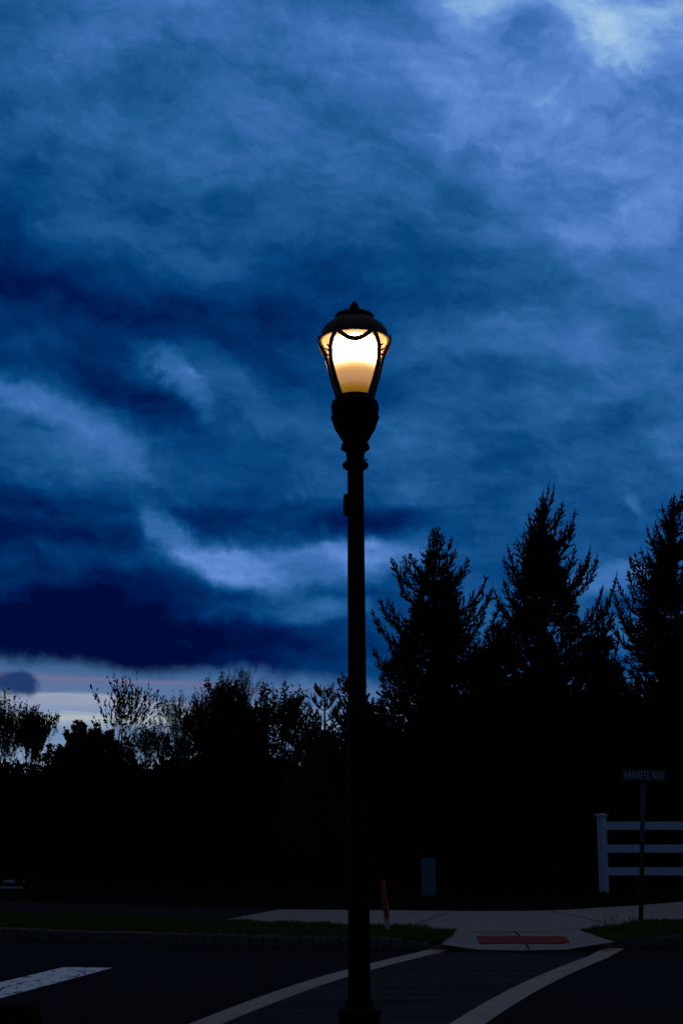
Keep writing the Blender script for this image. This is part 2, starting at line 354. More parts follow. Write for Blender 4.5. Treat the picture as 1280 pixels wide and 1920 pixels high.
    rr = N.new('ShaderNodeValToRGB'); rr.color_ramp.elements[0].position = .3; rr.color_ramp.elements[1].position = .7
    rr.color_ramp.elements[0].color = (.044, .045, .052, 1); rr.color_ramp.elements[1].color = (.086, .083, .088, 1)
    n5 = noise(pl.outputs[0], .8, 6, .6, 11); L.new(n5.outputs['Fac'], rr.inputs['Fac'])
    front = ma('MULTIPLY', mr(ma('ABSOLUTE', az), 2.4, 5.5, 1, 0), mr(el, 3.6, 5.5, 1, 0))
    low = N.new('ShaderNodeMix'); low.data_type = 'RGBA'; low.inputs[6].default_value = (.004, .036, .12, 1); L.new(rr.outputs['Color'], low.inputs[7]); L.new(mr(el, 1.0, 4.5, 0, 1), low.inputs['Factor'])
    L.new(front, rest.inputs['Factor']); L.new(low.outputs[2], rest.inputs[6]); L.new(fin.outputs[2], rest.inputs[7])
    # afterglow from a physical sky below the clouds
    sky = N.new('ShaderNodeTexSky'); sky.sky_type = 'NISHITA'; sky.sun_disc = False; sky.sun_elevation = R(.5); sky.sun_rotation = R(-14)
    sky.air_density = 1.2; sky.dust_density = 1
    sm = N.new('ShaderNodeVectorMath'); sm.operation = 'SCALE'; L.new(sky.outputs[0], sm.inputs[0]); L.new(ma('MULTIPLY', ma('MULTIPLY', mask, front), .0015), sm.inputs['Scale'])
    ad = N.new('ShaderNodeVectorMath'); ad.operation = 'ADD'; L.new(rest.outputs[2], ad.inputs[0]); L.new(sm.outputs[0], ad.inputs[1])
    L.new(ad.outputs[0], bg.inputs['Color']); bg.inputs['Strength'].default_value = 1
build_world()
sun = bpy.data.lights.new('dusk_sun', 'SUN'); so = bpy.data.objects.new('dusk_sun', sun); COL.objects.link(so)
sun.energy = .01; sun.angle = R(20); sun.color = (1, .82, .7)
sd = Vector((math.sin(R(-14)) * math.cos(R(3)), math.cos(R(-14)) * math.cos(R(3)), math.sin(R(3))))
so.rotation_euler = sd.to_track_quat('Z', 'Y').to_euler()

# ------------------------------------------------------------------ ground, road, pavement
PH = R(19.4); U = Vector((math.sin(PH), math.cos(PH), 0)); W = Vector((math.cos(PH), -math.sin(PH), 0))   # along the crossing, along the road
TC = 12.5; GUT = .04; TOP = .165
def zroad(t):
    d = t - TC
    return .09 - (.09 if d < 0 else .05) * min(1, abs(d) / 3.4) ** 1.7
def rp(px, py, dz=0):                        # point of the road surface at a photo pixel
    z = .05
    for _ in range(12):
        p = gp(px, py, z); z = zroad(p.dot(U))
    return Vector((p.x, p.y, z + dz))
mb = MB(); mb.add([Vector((x, y, -.12)) for x, y in ((-900, -300), (900, -300), (900, 2000), (-900, 2000))], [(0, 1, 2, 3)])
tag(mb.build('ground', M['lawn']), kind='structure')
def road_sheet(s0, s1, t0, t1, dz, nt=60, ns=1):
    mb = MB(); vs = []
    for i in range(nt + 1):
        t = t0 + (t1 - t0) * i / nt
        for j in range(ns + 1):
            s = s0 + (s1 - s0) * j / ns; q = U * t + W * s; vs.append(Vector((q.x, q.y, zroad(t) + dz)))
    mb.add(vs, [(i * (ns + 1) + j, i * (ns + 1) + j + 1, (i + 1) * (ns + 1) + j + 1, (i + 1) * (ns + 1) + j) for i in range(nt) for j in range(ns)])
    return mb
mb = road_sheet(-160, 160, 7.5, 30, 0, 90, 4)
tag(mb.build('road', M['asphalt'], smooth=True), kind='structure')
# crossing: two pale bands and stamped brick between
def st(px, py): p = rp(px, py); return p.dot(W), p.dot(U)
sL0 = (st(398, 1905)[0] + st(838, 1782)[0]) / 2
la, lb = st(800, 1782)[0], st(842, 1782)[0]
ra, rb_ = st(1130, 1780)[0], st(1173, 1778)[0]
nla, nlb = st(364, 1918)[0], st(425, 1918)[0]
nra, nrb = st(848, 1918)[0], st(914, 1918)[0]
print('bands', la, lb, ra, rb_, 'near', nla, nlb, nra, nrb, 't', st(820, 1781)[1], st(390, 1918)[1], st(960, 1783))
def band_sheet(a0, b0, a1, b1, t0, t1, dz, nt=70):
    mb = MB(); vs = []
    for i in range(nt + 1):
        f = i / nt; t = t0 + (t1 - t0) * f
        for s in (a0 + (a1 - a0) * f, b0 + (b1 - b0) * f):
            q = U * t + W * s; vs.append(Vector((q.x, q.y, zroad(t) + dz)))
    mb.add(vs, [(2 * i, 2 * i + 1, 2 * i + 3, 2 * i + 2) for i in range(nt)]); return mb
def ext(n, f, tn, tf, t): return n + (f - n) * (t - tn) / (tf - tn)
tn, tf = st(640, 1918)[1], 15.75
T0 = 8.9; TL = st(820, 1781)[1]; TR = st(1150, 1779)[1]
crossing_brick = band_sheet(ext(nlb, lb, tn, tf, T0) - .01, ext(nra, ra, tn, tf, T0) + .01, lb - .01, ra + .01, T0, 16.05, .004)
tag(crossing_brick.build('crossing_paving', M['brick']), kind='structure')
for n0, n1, f0, f1, te in ((nla, nlb, la, lb, TL), (nra, nrb, ra, rb_, TR)):
    m_ = band_sheet(ext(n0, f0, tn, te, T0), ext(n1, f1, tn, te, T0), f0, f1, T0, te, .008)
    tag(m_.build('crossing_band', M['band']), kind='structure')
# worn stop line
ua = [(-260, 1911), (-100, 1869), (0, 1843.5), (60, 1829), (119, 1815), (122, 1814.8)]; la_ = [(-200, 1925), (-100, 1902), (0, 1873.5), (60, 1857), (130, 1838), (211, 1816)]
def dens(e, m=40):
    out = []
    for i in range(m + 1):
        f = i / m * (len(e) - 1); k = min(int(f), len(e) - 2); g_ = f - k
        out.append(rp(e[k][0] + (e[k + 1][0] - e[k][0]) * g_, e[k][1] + (e[k + 1][1] - e[k][1]) * g_, .007))
    return out
A_, B_ = dens(ua), dens(la_); vs = []
for a_, b_ in zip(A_, B_):
    for k in range(5):
        q = a_.lerp(b_, k / 4); q.z = zroad(q.dot(U)) + .007; vs.append(q)
mb = MB(); mb.add(vs, [(i * 5 + k, i * 5 + k + 1, i * 5 + k + 6, i * 5 + k + 5) for i in range(40) for k in range(4)]); tag(mb.build('road_marking', M['paint']), kind='structure')

# gutter line on the far side, kerb of granite setts
gl = [(-1400, 1700), (-700, 1733), (-300, 1749), (0, 1760), (320, 1770), (560, 1776), (700, 1779), (800, 1781), (870, 1783), (960, 1784), (1070, 1782), (1130, 1779.5), (1180, 1777), (1280, 1773), (1450, 1764), (1800, 1744), (2600, 1705)]
gpts = [gp(x, y, GUT) for x, y in gl]
def poly_len(pts):
    d = [0]
    for a, b in zip(pts, pts[1:]): d.append(d[-1] + (b - a).length)
    return d
gd = poly_len(gpts)
def on_line(s, pts=gpts, d=gd):
    for i in range(len(pts) - 1):
        if s <= d[i + 1] or i == len(pts) - 2:
            f = (s - d[i]) / (d[i + 1] - d[i]); p = pts[i].lerp(pts[i + 1], f); t = (pts[i + 1] - pts[i]).normalized()
            return p, t
def pxof(p):
    v = Vector(p) - Vector((0, 0, EYE)); dc = v.y * CT + v.z * ST
    return 640 + F * v.x / dc, 960 - F * (-v.y * ST + v.z * CT) / dc
def kerb_h(px):                              # kerb drops to nothing along the ramp
    if px < 740: return TOP - GUT
    if px < 905: return (TOP - GUT) * (1 - (px - 740) / 165) ** 1.3
    if px < 1065: return .004
    if px < 1180: return (TOP - GUT) * ((px - 1065) / 115) ** .8
    return TOP - GUT
KW = .13
mb = MB(); s = 0.0; kr = random.Random(3)
while s < gd[-1] - .3:
    w = kr.uniform(.135, .175) if pxof(on_line(s)[0])[0] < 1060 else kr.uniform(.15, .19)
    p, t = on_line(s + w / 2); px = pxof(p)[0]; h = kerb_h(px)
    if h > .012 and -900 < px < 2200:
        nrm = Vector((-t.y, t.x, 0)); nrm = nrm if nrm.y > 0 else -nrm
        g = .006; hh = h + kr.uniform(-.008, .004); off = kr.uniform(-.006, .006)
        vs = []
        for zz in (-.06, hh - .02, hh):
            ins = .012 if zz == hh else 0
            for a_, b_ in ((-w / 2 + g + ins, ins), (w / 2 - g - ins, ins), (w / 2 - g - ins, KW - ins), (-w / 2 + g + ins, KW - ins)):
                q = p + t * a_ + nrm * (b_ + off); vs.append(Vector((q.x, q.y, GUT + zz + kr.uniform(-.004, .004))))
        fs = [(3, 2, 1, 0), (8, 9, 10, 11)]
        for k in range(2):
            for j in range(4): fs.append((k * 4 + j, k * 4 + (j + 1) % 4, (k + 1) * 4 + (j + 1) % 4, (k + 1) * 4 + j))
        mb.add(vs, fs)
    s += w
tag(mb.build('kerb', M['granite']), kind='structure')
# mortar strip behind and between setts
# raised far side: one sheet from kerb to the horizon
mb = MB(); vs = []; n = len(gl); fine = []
sN = 400
for i in range(sN + 1):
    s = gd[-1] * i / sN; p, t = on_line(s); fine.append((p, t))
rows = [0, .02, .5, 1.2, 2.5]
for p, t in fine:
    px = pxof(p)[0]; nrm = Vector((-t.y, t.x, 0)); nrm = nrm if nrm.y > 0 else -nrm
    h = kerb_h(px)
    for r_ in rows:
        q = p + nrm * (.05 + r_); f = min(1, r_ / 1.2)
        z = GUT + h - .012 + (TOP - GUT - h) * f
        vs.append(Vector((q.x, q.y, z)))
    vs.append(Vector((p.x * 1.2, 60, TOP - .01))); vs.append(Vector((p.x * 1.2 + 1e-3, 1500, TOP - .012)))
    vs.append(Vector((p.x + nrm.x * .05, p.y + nrm.y * .05, -.1)))
kk = len(rows) + 3
fs = []
for i in range(sN):
    for j in range(len(rows) + 1): fs.append((i * kk + j, (i + 1) * kk + j, (i + 1) * kk + j + 1, i * kk + j + 1))
    fs.append((i * kk + kk - 1, (i + 1) * kk + kk - 1, (i + 1) * kk, i * kk))
mb.add(vs, fs); tag(mb.build('far_lawn', M['lawn']), kind='structure')
# pavement: concrete footway, asphalt path, ramp
def flat(name, pix, z, m, thick=0):
    mb = MB(); P = [gp(x, y, z) for x, y in pix]; mb.add(P, [tuple(range(len(P)))])
    return tag(mb.build(name, m), kind='structure')
flat('path', [(-900, 1680), (-900, 1664), (0, 1691), (300, 1698), (540, 1705), (640, 1705.5), (640, 1733), (560, 1731), (412, 1727), (200, 1720), (0, 1714)], TOP + .002, M['asphalt_path'])
flat('footway', [(412, 1727), (522, 1705), (640, 1706), (860, 1708), (990, 1708), (1060, 1706), (1200, 1697), (1290, 1690), (1500, 1672), (2200, 1625), (2200, 1648), (1500, 1702), (1290, 1723), (1190, 1731), (1084, 1744.5), (970, 1745.5), (850, 1745), (760, 1737), (650, 1734), (560, 1731)], TOP + .006, M['concrete'])
# ramp slopes from the footway down to the gutter
top_e = [(850, 1745.3), (900, 1745.5), (970, 1745.7), (1030, 1745.3), (1085, 1744.7)]
bot_e = [(828, 1772), (893, 1781.5), (967, 1783), (1060, 1781.5), (1150, 1767)]
mb = MB(); NR = 12; vs = []
zb = [GUT + .085, GUT + .004, GUT + .003, GUT + .004, GUT + .10]
def smooth_pts(e, zs, m=32):
    out = []
    for i in range(m + 1):
        f = i / m * (len(e) - 1); k = min(int(f), len(e) - 2); g = f - k
        z = zs[k] + (zs[k + 1] - zs[k]) * g
        out.append(gp(e[k][0] + (e[k + 1][0] - e[k][0]) * g, e[k][1] + (e[k + 1][1] - e[k][1]) * g, z))
    return out
tp = smooth_pts(top_e, [TOP + .006] * 5); bp_ = smooth_pts(bot_e, zb)
for j in range(NR + 1):
    for a, b in zip(tp, bp_):
        q = a.lerp(b, j / NR); q.z += .006; vs.append(q)
mb.add(vs, [(j * 33 + i, j * 33 + i + 1, (j + 1) * 33 + i + 1, (j + 1) * 33 + i) for j in range(NR) for i in range(32)])
ramp = tag(mb.build('kerb_ramp', M['concrete'], smooth=True), kind='structure')
def ramp_pt(px, py, dz=.012):                # point on the ramp
    lo, hi = 0.0, 1.0
    for _ in range(30):
        m_ = (lo + hi) / 2
        if pxof(tp[16].lerp(bp_[16], m_))[1] < py: lo = m_
        else: hi = m_
    z = tp[16].z + (bp_[16].z - tp[16].z) * lo
    q = gp(px, py, z); return Vector((q.x, q.y, z + dz))
# red tactile slab with truncated domes
c0, c1, c2, c3 = ramp_pt(893, 1757.5), ramp_pt(1058, 1757.5), ramp_pt(1070, 1770), ramp_pt(900, 1770.5)
for c in (c0, c1, c2, c3): c.z += .004
mb = MB(); mb.add([c0, c1, c2, c3] + [c - Vector((0, 0, .03)) for c in (c0, c1, c2, c3)], [(3, 2, 1, 0), (0, 1, 5, 4), (1, 2, 6, 5), (2, 3, 7, 6), (3, 0, 4, 7)])
nx, ny = 24, 9
for i in range(nx):
    for j in range(ny):
        u, v = (i + .5) / nx, (j + .5) / ny; q = c0.lerp(c1, u).lerp(c3.lerp(c2, u), v)
        vs = [q + Vector((r_ * math.cos(k * math.pi / 4), r_ * math.sin(k * math.pi / 4), z)) for r_, z in ((.012, .0005), (.007, .004)) for k in range(8)]
        mb.add(vs, [(k, (k + 1) % 8, 8 + (k + 1) % 8, 8 + k) for k in range(8)] + [tuple(range(8, 16))])
tag(mb.build('tactile_paving', M['reddome']), kind='structure')
def joint(pts, w=.012):
    mb = MB()
    for a, b in zip(pts, pts[1:]):
        d = (b - a).normalized(); nn = Vector((-d.y, d.x, 0)) * w / 2
        mb.add([a - nn, b - nn, b + nn, a + nn], [(0, 1, 2, 3)])
    tag(mb.build('pavement_joint', M['joint']), kind='structure')
zj = TOP + .010
joint([gp(840, 1710, zj), gp(777, 1733, zj)], .016); joint([gp(1030, 1708, zj), gp(1090, 1719, zj), gp(1146, 1734, zj)], .02)
joint([gp(856, 1745.6, zj + .004), gp(970, 1746, zj + .004), gp(1078, 1745.2, zj + .004)], .018)
joint([ramp_pt(963, 1747, .012), ramp_pt(974, 1757, .012)], .018); joint([ramp_pt(984, 1771, .012), ramp_pt(992, 1781, .012)], .018)
# near side verge with its footway
mb = MB()
for i, (t0, t1, z0, z1) in enumerate(((-40, 9.0, .11, .11),)):
    a, b, c, d = (U * t0 + W * -90), (U * t0 + W * 90), (U * t1 + W * 90), (U * t1 + W * -90)
    vs = [Vector((q.x, q.y, z)) for q, z in ((a, z0), (b, z0), (c, z1), (d, z1), (d, -.1), (c, -.1))]
    mb.add(vs, [(0, 1, 2, 3), (3, 2, 5, 4)])
tag(mb.build('near_verge', M['lawn']), kind='structure')
mb = MB(); kr = random.Random(5); s = -12
while s < 12:
    w = kr.uniform(.15, .19); q = U * 9.06 + W * (s + w / 2)
    mb.box((q.x, q.y, .035), (w - .012, .12, .14 + kr.uniform(-.008, .004)), -PH); s += w
tag(mb.build('near_kerb', M['granite']), kind='structure')
mb = MB(); a = [U * 5.2 + W * -60, U * 5.2 + W * 60, U * 6.7 + W * 60, U * 6.7 + W * -60]
mb.add([Vector((q.x, q.y, .118)) for q in a], [(0, 1, 2, 3)]); tag(mb.build('near_footway', M['concrete']), kind='structure')

# ------------------------------------------------------------------ grass
def in_poly(x, y, poly):
    c = np.zeros(len(x), bool); n = len(poly)
    for i in range(n):
        x0, y0 = poly[i]; x1, y1 = poly[(i + 1) % n]
        if y0 == y1: continue
        c ^= ((y0 > y) != (y1 > y)) & (x < (x1 - x0) * (y - y0) / (y1 - y0) + x0)
    return c
def blades(name, pix, z, count, h, label=None, lean=.5, gm='grass'):
    poly = [tuple(gp(x, y, z)[:2]) for x, y in pix]
    xs = [p[0] for p in poly]; ys = [p[1] for p in poly]
    X = rng.uniform(min(xs), max(xs), count * 3); Y = rng.uniform(min(ys), max(ys), count * 3)
    k = in_poly(X, Y, poly); X, Y = X[k][:count], Y[k][:count]; n = len(X)
    cl = np.array([mnoise.noise(Vector((x * 2.2, y * 2.2, 3.3))) + .6 * mnoise.noise(Vector((x * 7, y * 7, 1))) for x, y in zip(X, Y)])
    H = h * np.clip(.75 + cl * .9, .25, 2.2) * rng.uniform(.5, 1.25, n)
    a = rng.uniform(0, 6.283, n); w = rng.uniform(.003, .006, n); l = rng.uniform(0, lean, n) * H; b = rng.uniform(0, 6.283, n)
    V = np.zeros((n, 4, 3)); dx, dy = np.cos(a) * w, np.sin(a) * w
    V[:, 0] = np.stack([X - dx, Y - dy, np.full(n, z - .01)], 1); V[:, 1] = np.stack([X + dx, Y + dy, np.full(n, z - .01)], 1)
    V[:, 2] = np.stack([X + np.cos(b) * l * .5 + dx * .7, Y + np.sin(b) * l * .5 + dy * .7, z + H * .6], 1)
    V[:, 3] = np.stack([X + np.cos(b) * l, Y + np.sin(b) * l, z + H], 1)
    o = quads(name, V.reshape(-1, 3), M[gm]); tag(o, label, 'grass', kind='stuff'); return o
blades('grass', [(-300, 1702), (0, 1713), (200, 1719), (412, 1727), (560, 1731), (650, 1734), (740, 1737), (790, 1738), (856, 1746), (846, 1755), (826, 1767), (780, 1760), (700, 1757), (560, 1755), (320, 1748), (0, 1739), (-300, 1729)], TOP, 60000, .055, 'shaggy green grass strip between the kerb and the pavement')
blades('grass', [(1085, 1745), (1190, 1731), (1290, 1723), (1500, 1702), (1600, 1720), (1290, 1751), (1200, 1756), (1150, 1761)], TOP, 22000, .05, 'low dark grass strip around the foot of the street sign post')
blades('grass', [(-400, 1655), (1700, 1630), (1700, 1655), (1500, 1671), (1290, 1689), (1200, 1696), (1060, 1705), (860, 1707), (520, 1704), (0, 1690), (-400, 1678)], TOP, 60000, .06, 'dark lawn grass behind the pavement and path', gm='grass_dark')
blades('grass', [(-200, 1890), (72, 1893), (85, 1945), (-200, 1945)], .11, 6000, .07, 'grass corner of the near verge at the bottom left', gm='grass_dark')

# ------------------------------------------------------------------ street lamp
LY = 7.9
def zl(py): return at(640, py, LY).z
def rl(py, hw): return hw * (LY * CT + (zl(py) - EYE) * ST) / F
ZG = .11
lamp_x = at(674.5, 1900, LY).x
tilt = -R(.30)
lamp = empty('street_lamp', (lamp_x, LY, ZG)); lamp.rotation_euler = (0, tilt, 0)
tag(lamp, 'tall black post lamp with a glowing lantern, standing in front of the crossing', 'street lamp')
def lp(cy, hw): py = 540 + cy / 5.19; return (rl(py, hw / 5.19), zl(py) - ZG)
def lm(name, prof, m=None, seg=48, wob=None, parent=lamp, smooth=True):
    b = MB(); b.lathe(prof, seg, wob=wob); o = b.build(name, m or M['black'], parent, smooth); return o
fin = [lp(*q) for q in ((130, 3), (136, 16), (146, 25), (160, 34), (176, 37), (183, 48), (190, 51), (198, 46), (204, 34), (220, 40), (236, 46))][::-1]
lm('finial', fin)
cap = [lp(*q) for q in ((232, 48), (240, 105), (254, 158), (266, 184), (278, 192), (290, 190), (300, 180), (308, 172))][::-1]
lm('cap', cap)
# dome is a thin bell, open below
dome_out = [lp(*q) for q in ((302, 170), (322, 205), (345, 243), (375, 281), (405, 306), (440, 325), (478, 333), (503, 333))]
dome_in = [(r - .006, z - .004) for r, z in dome_out]
b = MB(); prof = dome_out[::-1] + [(0.001, dome_out[0][1])]
seg = 64; vs = []; ring = dome_out + dome_in[::-1]
for r, z in ring:
    for k in range(seg):
        a = 2 * math.pi * k / seg; vs.append(Vector((r * math.cos(a), r * math.sin(a), z)))
nr = len(ring)
b.add(vs, [(i * seg + k, i * seg + (k + 1) % seg, ((i + 1) % nr) * seg + (k + 1) % seg, ((i + 1) % nr) * seg + k) for i in range(nr) for k in range(seg)])
r0, z0 = dome_in[0]; b.lathe([(r0, z0 - .002), (r0, z0 + .006)], seg)
b.lathe([(dome_out[-1][0] + d, dome_out[-1][1] + e) for d, e in ((-.004, -.006), (.004, -.007), (.007, 0), (.003, .006), (-.004, .006))][:], seg)
r_, z_ = gs0 = lp(512, 318)
b.lathe([(r_ - .012, z_ - .004), (r_ + .004, z_ - .005), (r_ + .006, z_ + .012), (r_ - .012, z_ + .012)], seg) if False else None
dome = b.build('dome', M['iron'], lamp, True)
# glass bell
gprof = [(492, 322), (560, 318), (650, 303), (740, 284), (830, 262), (920, 236), (1010, 205), (1080, 181)]
def gs(cy):                                   # glass radius and height at a crop row
    for (y0, h0), (y1, h1) in zip(gprof, gprof[1:]):
        if cy <= y1: f = (cy - y0) / (y1 - y0); return lp(cy, h0 + (h1 - h0) * f)
    return lp(cy, gprof[-1][1])
def glass_mat():
    m = bpy.data.materials.new('prismatic_glass'); m.use_nodes = True; nt = m.node_tree; N = nt.nodes; L = nt.links; N.clear()
    o = N.new('ShaderNodeOutputMaterial'); tr = N.new('ShaderNodeBsdfTransparent'); tr.inputs[0].default_value = (.98, .93, .86, 1)
    tl = N.new('ShaderNodeBsdfTranslucent'); tl.inputs[0].default_value = (.9, .64, .36, 1)
    df = N.new('ShaderNodeBsdfDiffuse'); df.inputs[0].default_value = (.8, .66, .5, 1)
    m1 = N.new('ShaderNodeMixShader'); m1.inputs[0].default_value = .12; L.new(tl.outputs[0], m1.inputs[1]); L.new(df.outputs[0], m1.inputs[2])
    mx = N.new('ShaderNodeMixShader'); L.new(tr.outputs[0], mx.inputs[1]); L.new(m1.outputs[0], mx.inputs[2])
    lw = N.new('ShaderNodeLayerWeight'); lw.inputs[0].default_value = .35
    mr_ = N.new('ShaderNodeMapRange'); mr_.inputs[3].default_value = .10; mr_.inputs[4].default_value = .32; L.new(lw.outputs['Facing'], mr_.inputs[0]); L.new(mr_.outputs[0], mx.inputs[0])
    gl_ = N.new('ShaderNodeBsdfGlossy'); gl_.inputs['Roughness'].default_value = .12
    m2 = N.new('ShaderNodeMixShader'); m2.inputs[0].default_value = .04; L.new(mx.outputs[0], m2.inputs[1]); L.new(gl_.outputs[0], m2.inputs[2])
    L.new(m2.outputs[0], o.inputs[0]); return m
b = MB(); P = [gs(y) for y in (492, 530, 580, 650, 740, 830, 920, 1010, 1080)]; vs = []
for r, z in P:
    for k in range(64): a = 2 * math.pi * k / 64; vs.append(Vector(((r - .004) * math.cos(a), (r - .004) * math.sin(a), z)))
b.add(vs, [(i * 64 + k, i * 64 + (k + 1) % 64, (i + 1) * 64 + (k + 1) % 64, (i + 1) * 64 + k) for i in range(len(P) - 1) for k in range(64)])
b.build('glass_bell', glass_mat(), lamp, True)
# inner refractor, the part that shines
def refr_mat(zlo, zhi):
    m = bpy.data.materials.new('lit_refractor'); m.use_nodes = True; nt = m.node_tree; N = nt.nodes; L = nt.links; N.clear()
    o = N.new('ShaderNodeOutputMaterial'); em = N.new('ShaderNodeEmission'); L.new(em.outputs[0], o.inputs[0])
    tc = N.new('ShaderNodeTexCoord'); sp = N.new('ShaderNodeSeparateXYZ'); L.new(tc.outputs['Object'], sp.inputs[0])
    an = N.new('ShaderNodeMath'); an.operation = 'ARCTAN2'; L.new(sp.outputs[0], an.inputs[0]); L.new(sp.outputs[1], an.inputs[1])
    wv = N.new('ShaderNodeMath'); wv.operation = 'SINE'; ml = N.new('ShaderNodeMath'); ml.operation = 'MULTIPLY'; ml.inputs[1].default_value = 72
    L.new(an.outputs[0], ml.inputs[0]); L.new(ml.outputs[0], wv.inputs[0])
    nz = N.new('ShaderNodeTexNoise'); nz.inputs['Scale'].default_value = 40; nz.inputs['Detail'].default_value = 4; L.new(tc.outputs['Object'], nz.inputs['Vector'])
    fz = N.new('ShaderNodeMapRange'); fz.inputs[1].default_value = zlo; fz.inputs[2].default_value = zhi; L.new(sp.outputs[2], fz.inputs[0])
    add = N.new('ShaderNodeMath'); add.operation = 'MULTIPLY_ADD'; L.new(nz.outputs['Fac'], add.inputs[0]); add.inputs[1].default_value = .05; L.new(fz.outputs[0], add.inputs[2])
    cr = N.new('ShaderNodeValToRGB'); c = cr.color_ramp; c.interpolation = 'LINEAR'
    # colours scaled by 1/20, strength 20
    stops = [(0, (.16, .075, .006)), (.12, (.30, .15, .012)), (.17, (.36, .19, .05)), (.22, (.50, .27, .14)), (.36, (.66, .36, .16)), (.41, (.84, .46, .18)), (.47, (1.5, .95, .42)), (.55, (8, 5.0, 2.4)), (.85, (20, 12.5, 6)), (1, (9, 5.4, 2.3))]
    while len(c.elements) > 1: c.elements.remove(c.elements[-1])
    for i, (p, col) in enumerate(stops):
        e = c.elements[0] if i == 0 else c.elements.new(p)
        e.position = p; e.color = (col[0] / 20, col[1] / 20, col[2] / 20, 1)
    L.new(add.outputs[0], c.id_data.nodes[cr.name].inputs['Fac']) if False else L.new(add.outputs[0], cr.inputs['Fac'])
    st_ = N.new('ShaderNodeMath'); st_.operation = 'MULTIPLY_ADD'; L.new(wv.outputs[0], st_.inputs[0]); st_.inputs[1].default_value = 3.6; st_.inputs[2].default_value = 20
    L.new(cr.outputs['Color'], em.inputs['Color']); L.new(st_.outputs[0], em.inputs['Strength']); return m
rp_ = [(1062, 150), (1040, 152), (1000, 160), (900, 186), (800, 214), (700, 236), (600, 246), (540, 242), (500, 225), (470, 180), (460, 100)]
prof = [lp(*q) for q in rp_]
lm('refractor', prof, refr_mat(prof[0][1], prof[-1][1]), 64)
# frame: arms forking from four ribs, hanging swags at the rim
def strip(b, pts, w, th, c3=None):            # strap lying on the bell: pts = (az deg, crop y)
    L3 = []
    for a, cy in pts:
        r, z = gs(max(492, cy)) if cy >= 492 else (gs(492)[0], lp(cy, 10)[1])
        r += .013 * max(0, min(1, (670 - cy) / 150)) ** .8
        a = R(a); L3.append(Vector((r * math.cos(a), r * math.sin(a), z)))
    vs = []
    for i, p in enumerate(L3):
        d = (L3[min(i + 1, len(L3) - 1)] - L3[max(i - 1, 0)]).normalized(); n = Vector((p.x, p.y, 0)).normalized(); t = d.cross(n).normalized(); n2 = t.cross(d)
        ww = w if not callable(w) else w(i / (len(L3) - 1))
        for u, v in ((-1, -.3), (-1, .8), (-.7, 1), (.7, 1), (1, .8), (1, -.3)): vs.append(p + t * u * ww / 2 + n2 * v * th)
    m_ = len(L3); fs = [(0, 1, 2, 3, 4, 5), tuple((m_ - 1) * 6 + k for k in (5, 4, 3, 2, 1, 0))]
    for i in range(m_ - 1):
        for k in range(6): fs.append((i * 6 + k, i * 6 + (k + 1) % 6, (i + 1) * 6 + (k + 1) % 6, (i + 1) * 6 + k))
    b.add(vs, fs)
def lerp_path(keys, n):
    out = []
    for i in range(n + 1):
        f = i / n * (len(keys) - 1); k = min(int(f), len(keys) - 2); g = f - k
        p0 = keys[max(k - 1, 0)]; p1 = keys[k]; p2 = keys[k + 1]; p3 = keys[min(k + 2, len(keys) - 1)]
        out.append(tuple(.5 * ((2 * p1[j]) + (-p0[j] + p2[j]) * g + (2 * p0[j] - 5 * p1[j] + 4 * p2[j] - p3[j]) * g * g + (-p0[j] + 3 * p1[j] - 3 * p2[j] + p3[j]) * g ** 3) for j in (0, 1)))
    return out
for q in range(3):
    fc = -90 + q * 120                         # one face centre looks at the camera
    b = MB()
    for sgn in (-1, 1):
        arm = lerp_path([(48.5, 1085), (51, 960), (52.5, 865), (53.2, 768), (51.5, 705), (47, 632), (40, 573), (34.5, 532), (29, 492), (26, 462)], 36)
        arm = [(fc + sgn * a, y) for a, y in arm]
        strip(b, arm, lambda f: .027 + .003 * (1 - f), .008)
        # leaf ornament along the outside of the arm
        for a, y, s_ in ((52.5, 618, .6), (56.5, 655, .6), (58.5, 695, .5)):
            r, z = gs(y); a_ = R(fc + sgn * a); p = Vector((r * math.cos(a_), r * math.sin(a_), z)); n = Vector((math.cos(a_), math.sin(a_), 0)); t = Vector((-n.y, n.x, 0)) * sgn
            L_ = .019 * s_
            b.tube([p - t * L_ * .3 - Vector((0, 0, L_ * .4)), p + n * .008, p + t * L_ * .7 + n * .016 + Vector((0, 0, L_ * 1.1))], [.004, .0095 * s_, .002], 6)
    sw = lerp_path([(-29, 488), (-22, 540), (-11, 583), (0, 597), (11, 583), (22, 540), (29, 488)], 28)
    strip(b, [(fc + a, y) for a, y in sw], .026, .010)
    b.build('frame_arch', M['iron'], lamp, False)
# capital
capital = [lp(*q) for q in ((1052, 120), (1060, 182), (1075, 190), (1086, 188), (1092, 198), (1098, 196), (1104, 212), (1122, 222), (1150, 219), (1185, 221), (1215, 226), (1245, 224), (1262, 214), (1290, 208), (1350, 194), (1400, 175), (1450, 152), (1500, 120), (1515, 112))][::-1]
capo = lm('capital', capital)
b = MB()
for k in range(16):
    a = 2 * math.pi * (k + .5) / 16; n = Vector((math.cos(a), math.sin(a), 0)); t = Vector((-n.y, n.x, 0))
    for (yb, yt, hb, ht, w_) in ((1480, 1250, 124, 222, .026), (1250, 1110, 214, 206, .026)):
        (r1, z1), (r2, z2) = lp(yb, hb), lp(yt, ht)
        P = [n * (r1 - .004) + Vector((0, 0, z1)), n * ((r1 + r2) / 2 + .006) + Vector((0, 0, (z1 + z2) / 2)), n * (r2 + .001) + Vector((0, 0, z2)), n * (r2 + .008 + .003 * (k % 2)) + Vector((0, 0, z2 - .012))]
        b.tube(P, [.006, w_ * .42, w_ * .36, .004], 6)
b.build('acanthus_leaf', M['black'], capo, False)
